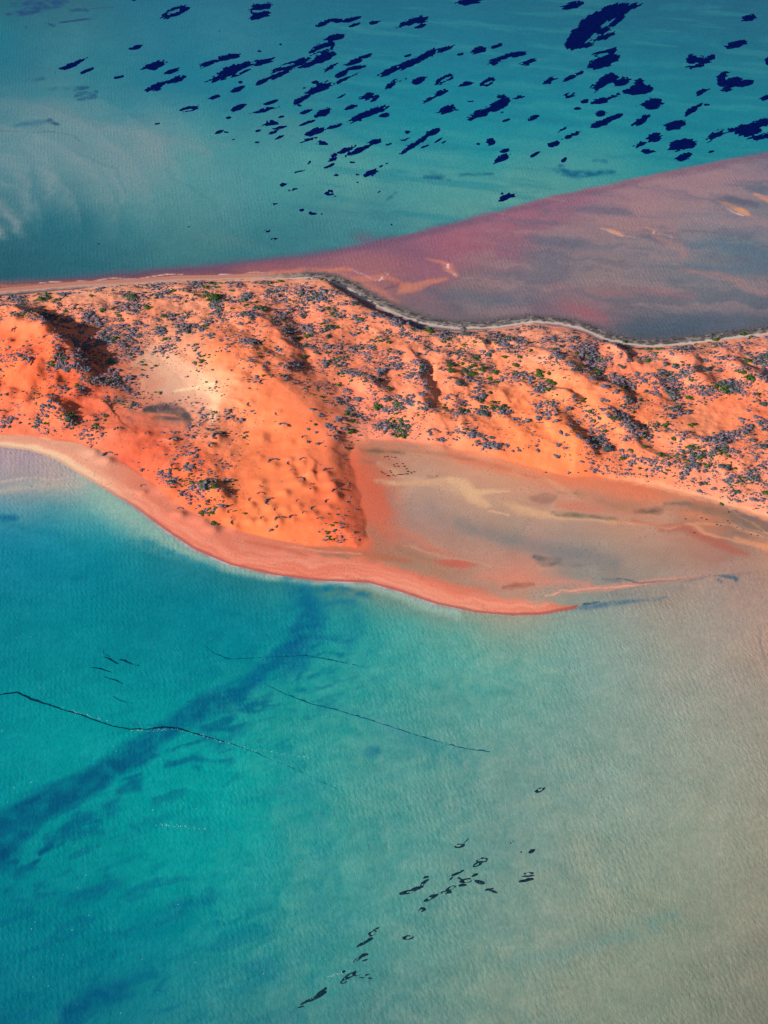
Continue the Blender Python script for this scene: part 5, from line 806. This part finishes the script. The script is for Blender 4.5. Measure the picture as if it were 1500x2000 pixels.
SHR_ANCH = [(80,590,'behind the left-hand red dune'),(180,590,'near the north shore at upper left'),(290,590,'on the northern slope left of the round green bush'),(410,585,'at the big green clump near the north shore'),(480,600,'right of the northern green clump'),(550,560,'at the crest by the north beach'),(230,655,'in the thick grey scrub left of the pale pan'),(200,740,'at the lower end of the grey thicket'),(155,690,'at the dark foot of the red dune'),(350,640,'above the pale pan'),(420,655,'on the ridge above the pale pan'),(255,765,'along the lower edge of the pale pan'),(60,640,'on the crest of the left-hand red dune'),(50,710,'on the flank of the left-hand red dune'),(110,760,'halfway down the red dune'),(50,790,'low on the left edge above the beach'),(130,820,'above the curved left beach'),(200,850,'by the bare slope at the left beach'),(320,850,'under the black stained pan'),(410,855,'at the left edge of the smooth orange dune'),
 (500,700,'on the crest of the smooth orange dune'),(510,850,'high on the smooth orange dune'),(560,890,'in the middle of the smooth orange dune'),(640,840,'on the steep upper lee of the orange dune'),(640,935,'on the right shoulder of the orange dune'),(510,960,'low in the middle of the orange dune'),(600,985,'low on the right of the orange dune'),(520,1012,'on the bottom rim of the orange dune'),(360,940,'at the left foot of the orange dune'),(410,1010,'at the lower left foot of the orange dune'),(570,660,'in the dark hollow behind the orange dune'),(590,610,'on the northern slope at centre left'),(690,590,'under the shaded north bluff'),(760,625,'along the foot of the north bluff'),(660,680,'on the scrub slope left of centre'),(740,730,'in the middle of the scrub slope'),(700,790,'low on the scrub slope'),(685,843,'where scrub, dune and tidal flat meet'),(815,740,'along the small shaded ridge at centre'),(850,655,'at the right end of the north bluff'),(860,850,'just above the top of the tidal flat'),(900,715,'left of the green thicket'),(940,730,'inside the green thicket'),(935,800,'at the lower end of the green thicket'),(1000,680,'above the green thicket'),(950,860,'above the tidal flat right of centre'),
 (1060,735,'right of the green thicket'),(1110,690,'on the long diagonal ridge'),(1180,740,'at the lower end of the long diagonal ridge'),(1060,810,'on the bright slope right of centre'),(1120,860,'on the dark ridge above the flat'),(1200,815,'on the short ridge left of the bowl'),(1210,700,'near the notch in the north shore'),(1280,690,'along the north shore at right'),(1310,770,'above the bare orange bowl'),(1260,745,'on the ridge left of the bowl'),(1370,725,'behind the bare orange bowl'),(1450,725,'at the right edge behind the bowl'),(1430,660,'at the far right near the north shore'),(1480,800,'at the right edge by the bowl'),(1340,845,'in front of the bare orange bowl'),(1230,880,'on the slope above the dark mud band'),(1300,900,'low on the right-hand slope'),(1380,930,'just above the pale track of sand at right'),(1440,900,'low on the slope near the right edge'),(1480,960,'in the lowest right corner of the scrub')]
KN = {'green': ('leafy dark green shrub', 'green_shrub'), 'sage': ('blue-green rounded shrub', 'sage_shrub'), 'grey': ('dusty grey scrub bush', 'grey_shrub'), 'strand': ('curved strand of scrub', 'strand_shrub')}
T = []
for i, (k, (x, y, z), a, b, wd) in enumerate(SHW):
    o = bpy.data.objects.new(KN[k][1], PROTO[k][i % 4]); C.objects.link(o)
    s_ = wd/4.75/1.5; o.location = (x, y, z-.05)
    zs = s_*(.5 if s_ > 1.8 else .62)
    if k == 'strand': o.rotation_euler = (0, 0, math.radians(-30+RG.randn()*38)); o.scale = (s_*1.1, s_*1.1, s_*1.15)
    else: o.rotation_euler = (0, 0, RG.rand()*6.28); o.scale = (s_*(1+RG.rand()*.25), s_*(.8+RG.rand()*.2), zs)
    o['category'] = 'shrub'; o['group'] = {'green':'green shrubs on the dunes','sage':'blue-green shrubs on the dunes','grey':'grey scrub bushes on the dunes','strand':'strands of scrub on sand mounds'}[k]
    T.append((o, KN[k][0], '', a, b))
label_set(T, SHR_ANCH)

# the thousands of smaller tufts
tv, tf = [], []
protos = [shrub_geo(300+i, 30, 3, .17, .75, .8) for i in range(8)]
sel = np.ones(len(rx), bool); sel[big_idx] = False
V_, F_, I_ = [], [], []; off = 0
for i in np.nonzero(sel)[0]:
    v, f = protos[i % 8]; t = (i*2.399) % 6.283; c_, s_ = math.cos(t), math.sin(t); r = rad[i]
    el = 1+.5*((i*37 % 17)/17)
    p = np.stack([(v[:, 0]*c_-v[:, 1]*s_)*r*el, (v[:, 0]*s_+v[:, 1]*c_)*r/el**.3, v[:, 2]*r*.85], 1)+(rx[i], ry[i], rz[i]-.04)
    V_.append(p); F_.append(f+off); off += len(v)
    q = int(50+55*fbm(rx[i]/15, ry[i]/15, 2, 209)+(i*7919 % 100-50)*.6); I_.append(np.full(len(f), 3 if q < 28 else 0 if q < 66 else 1 if q < 80 else 2))
o = mesh_obj('low_scrub', np.concatenate(V_), np.concatenate(F_), [M_GREY, M_SAGE, M_GREEN, M_DRY], np.concatenate(I_))
o['kind'] = 'stuff'; o['label'] = 'thousands of small grey and green scrub tufts scattered over the orange dunes'; o['category'] = 'scrub'; o['group'] = 'low scrub'

# ------------------------------------------------------------------ small dark clumps on the flat, wrack, foam
clump = mesh_obj('weed_clump', *shrub_geo(500, 30, 4, .2, .6, .6), M_PEB, link=False).data
CL = [(745,922),(748,924),(752,926),(757,929),(760,930),(764,923),(768,928),(772,930),(776,928),(780,927),(784,927),(788,927),(792,926),(796,926),(769,908),(771,911),(775,906),(778,911),(787,906),(790,911),(794,916),(797,921),(803,923),(809,922),(804,925),(760,897),(752,893),(757,892),(765,893),(772,894),(762,920),(853,930),(1066,923),(1370,1012),(1421,1018),(1425,1023),(1400,1025),(1408,1027),(1440,1030),(1452,1034),(1380,1015),(1467,1044),(1480,1046),(1356,1041),(1339,1014)]
CT = []
for a, b in CL:
    x, y, z = on_land(a, b); o = bpy.data.objects.new('weed_clump', clump); C.objects.link(o)
    o.location = (x, y, z); q = .35+RG.rand()*.3; o.scale = (q*1.4, q, q*.7); o.rotation_euler = (0, 0, RG.rand()*.8)
    CT.append((o, 'tiny dark weed clump', '', a, b)); o['category'] = 'weed clump'; o['group'] = 'dark clumps on the tidal flat'
label_set(CT, [(752,925,'at the left of the curved row on the flat'),(775,928,'in the middle of the curved row'),(800,922,'at the right end of the curved row'),(773,908,'in the loose rows above the curved row'),(790,911,'right in the loose rows above the curved row'),(760,893,'in the short top row below the grey mud'),(853,930,'alone right of the curved row'),(1066,923,'alone near the orange dune foot'),(1360,1014,'on the right-hand mud near the track'),(1410,1023,'along the pale ridge at right'),(1450,1034,'near the right edge of the flat'),(1475,1045,'closest to the right edge of the flat'),(1350,1035,'below the pale ridge at right')])
pts = A(NORTH[8:25]); V_, F_, off = [], [], 0
seg = np.linalg.norm(np.diff(pts, axis=0), axis=1); cum = np.concatenate([[0], np.cumsum(seg)])
for i in range(1700):
    s_ = RG.rand()*cum[-1]; k = min(np.searchsorted(cum, s_)-1, len(seg)-1); k = max(k, 0); t = (s_-cum[k])/seg[k]; p = pts[k]*(1-t)+pts[k+1]*t
    d = (pts[k+1]-pts[k])/seg[k]; nrm = np.array((d[1], -d[0])) ; q = np.abs(RG.randn())*1.3+.2
    p = p+nrm*q*(1 if RG.rand() > .15 else -1.0)
    v, f = protos[i % 8]; r = .16+RG.rand()**2*.4; z = max(float(height(p[0], p[1])), 0)
    vv = np.stack([v[:, 0]*r*1.5, v[:, 1]*r, v[:, 2]*r*.7], 1)+(p[0], p[1], z-.02); V_.append(vv); F_.append(f[:26]+off); off += len(v)
o = mesh_obj('beach_wrack', np.concatenate(V_), np.concatenate(F_), M_PEB); o['kind'] = 'stuff'; o['label'] = 'dark weed and debris washed up along the north shore'; o['category'] = 'wrack'
V_, F_ = [], []
def fleck(x, y, l, wd_, a):
    k = len(V_); c_, s_ = math.cos(a), math.sin(a)
    for p, q, z in ((-l, 0, .01), (0, -wd_, .03), (l, 0, .01), (0, wd_, .04)): V_.append((x+p*c_-q*s_, y+p*s_+q*c_, z))
    F_.append((k, k+1, k+2, k+3))
for i in range(90):
    a, b = RG.rand()*900, 1180+RG.rand()*800
    x, y = at(a, b); fleck(x, y, .06+RG.rand()*.16, .04+RG.rand()*.07, 1.0+RG.randn()*.5)
for p, q, n in (((255,1426),(345,1424),40),((345,1423),(480,1462),50),((480,1462),(620,1480),26),((120,1383),(210,1408),24),((290,1608),(400,1620),30),((640,1907),(690,1895),26),((900,1848),(1060,1852),26)):
    for i in range(n):
        t = RG.rand(); x, y = at(p[0]+(q[0]-p[0])*t, p[1]+(q[1]-p[1])*t+RG.randn()*1.6); fleck(x, y, .08+RG.rand()*.2, .03+RG.rand()*.05, RG.randn()*.4-.2)
o = mesh_obj('foam', V_, F_, M_FOAM); o['kind'] = 'stuff'; o['label'] = 'small white flecks of foam on the near bay'; o['category'] = 'foam'
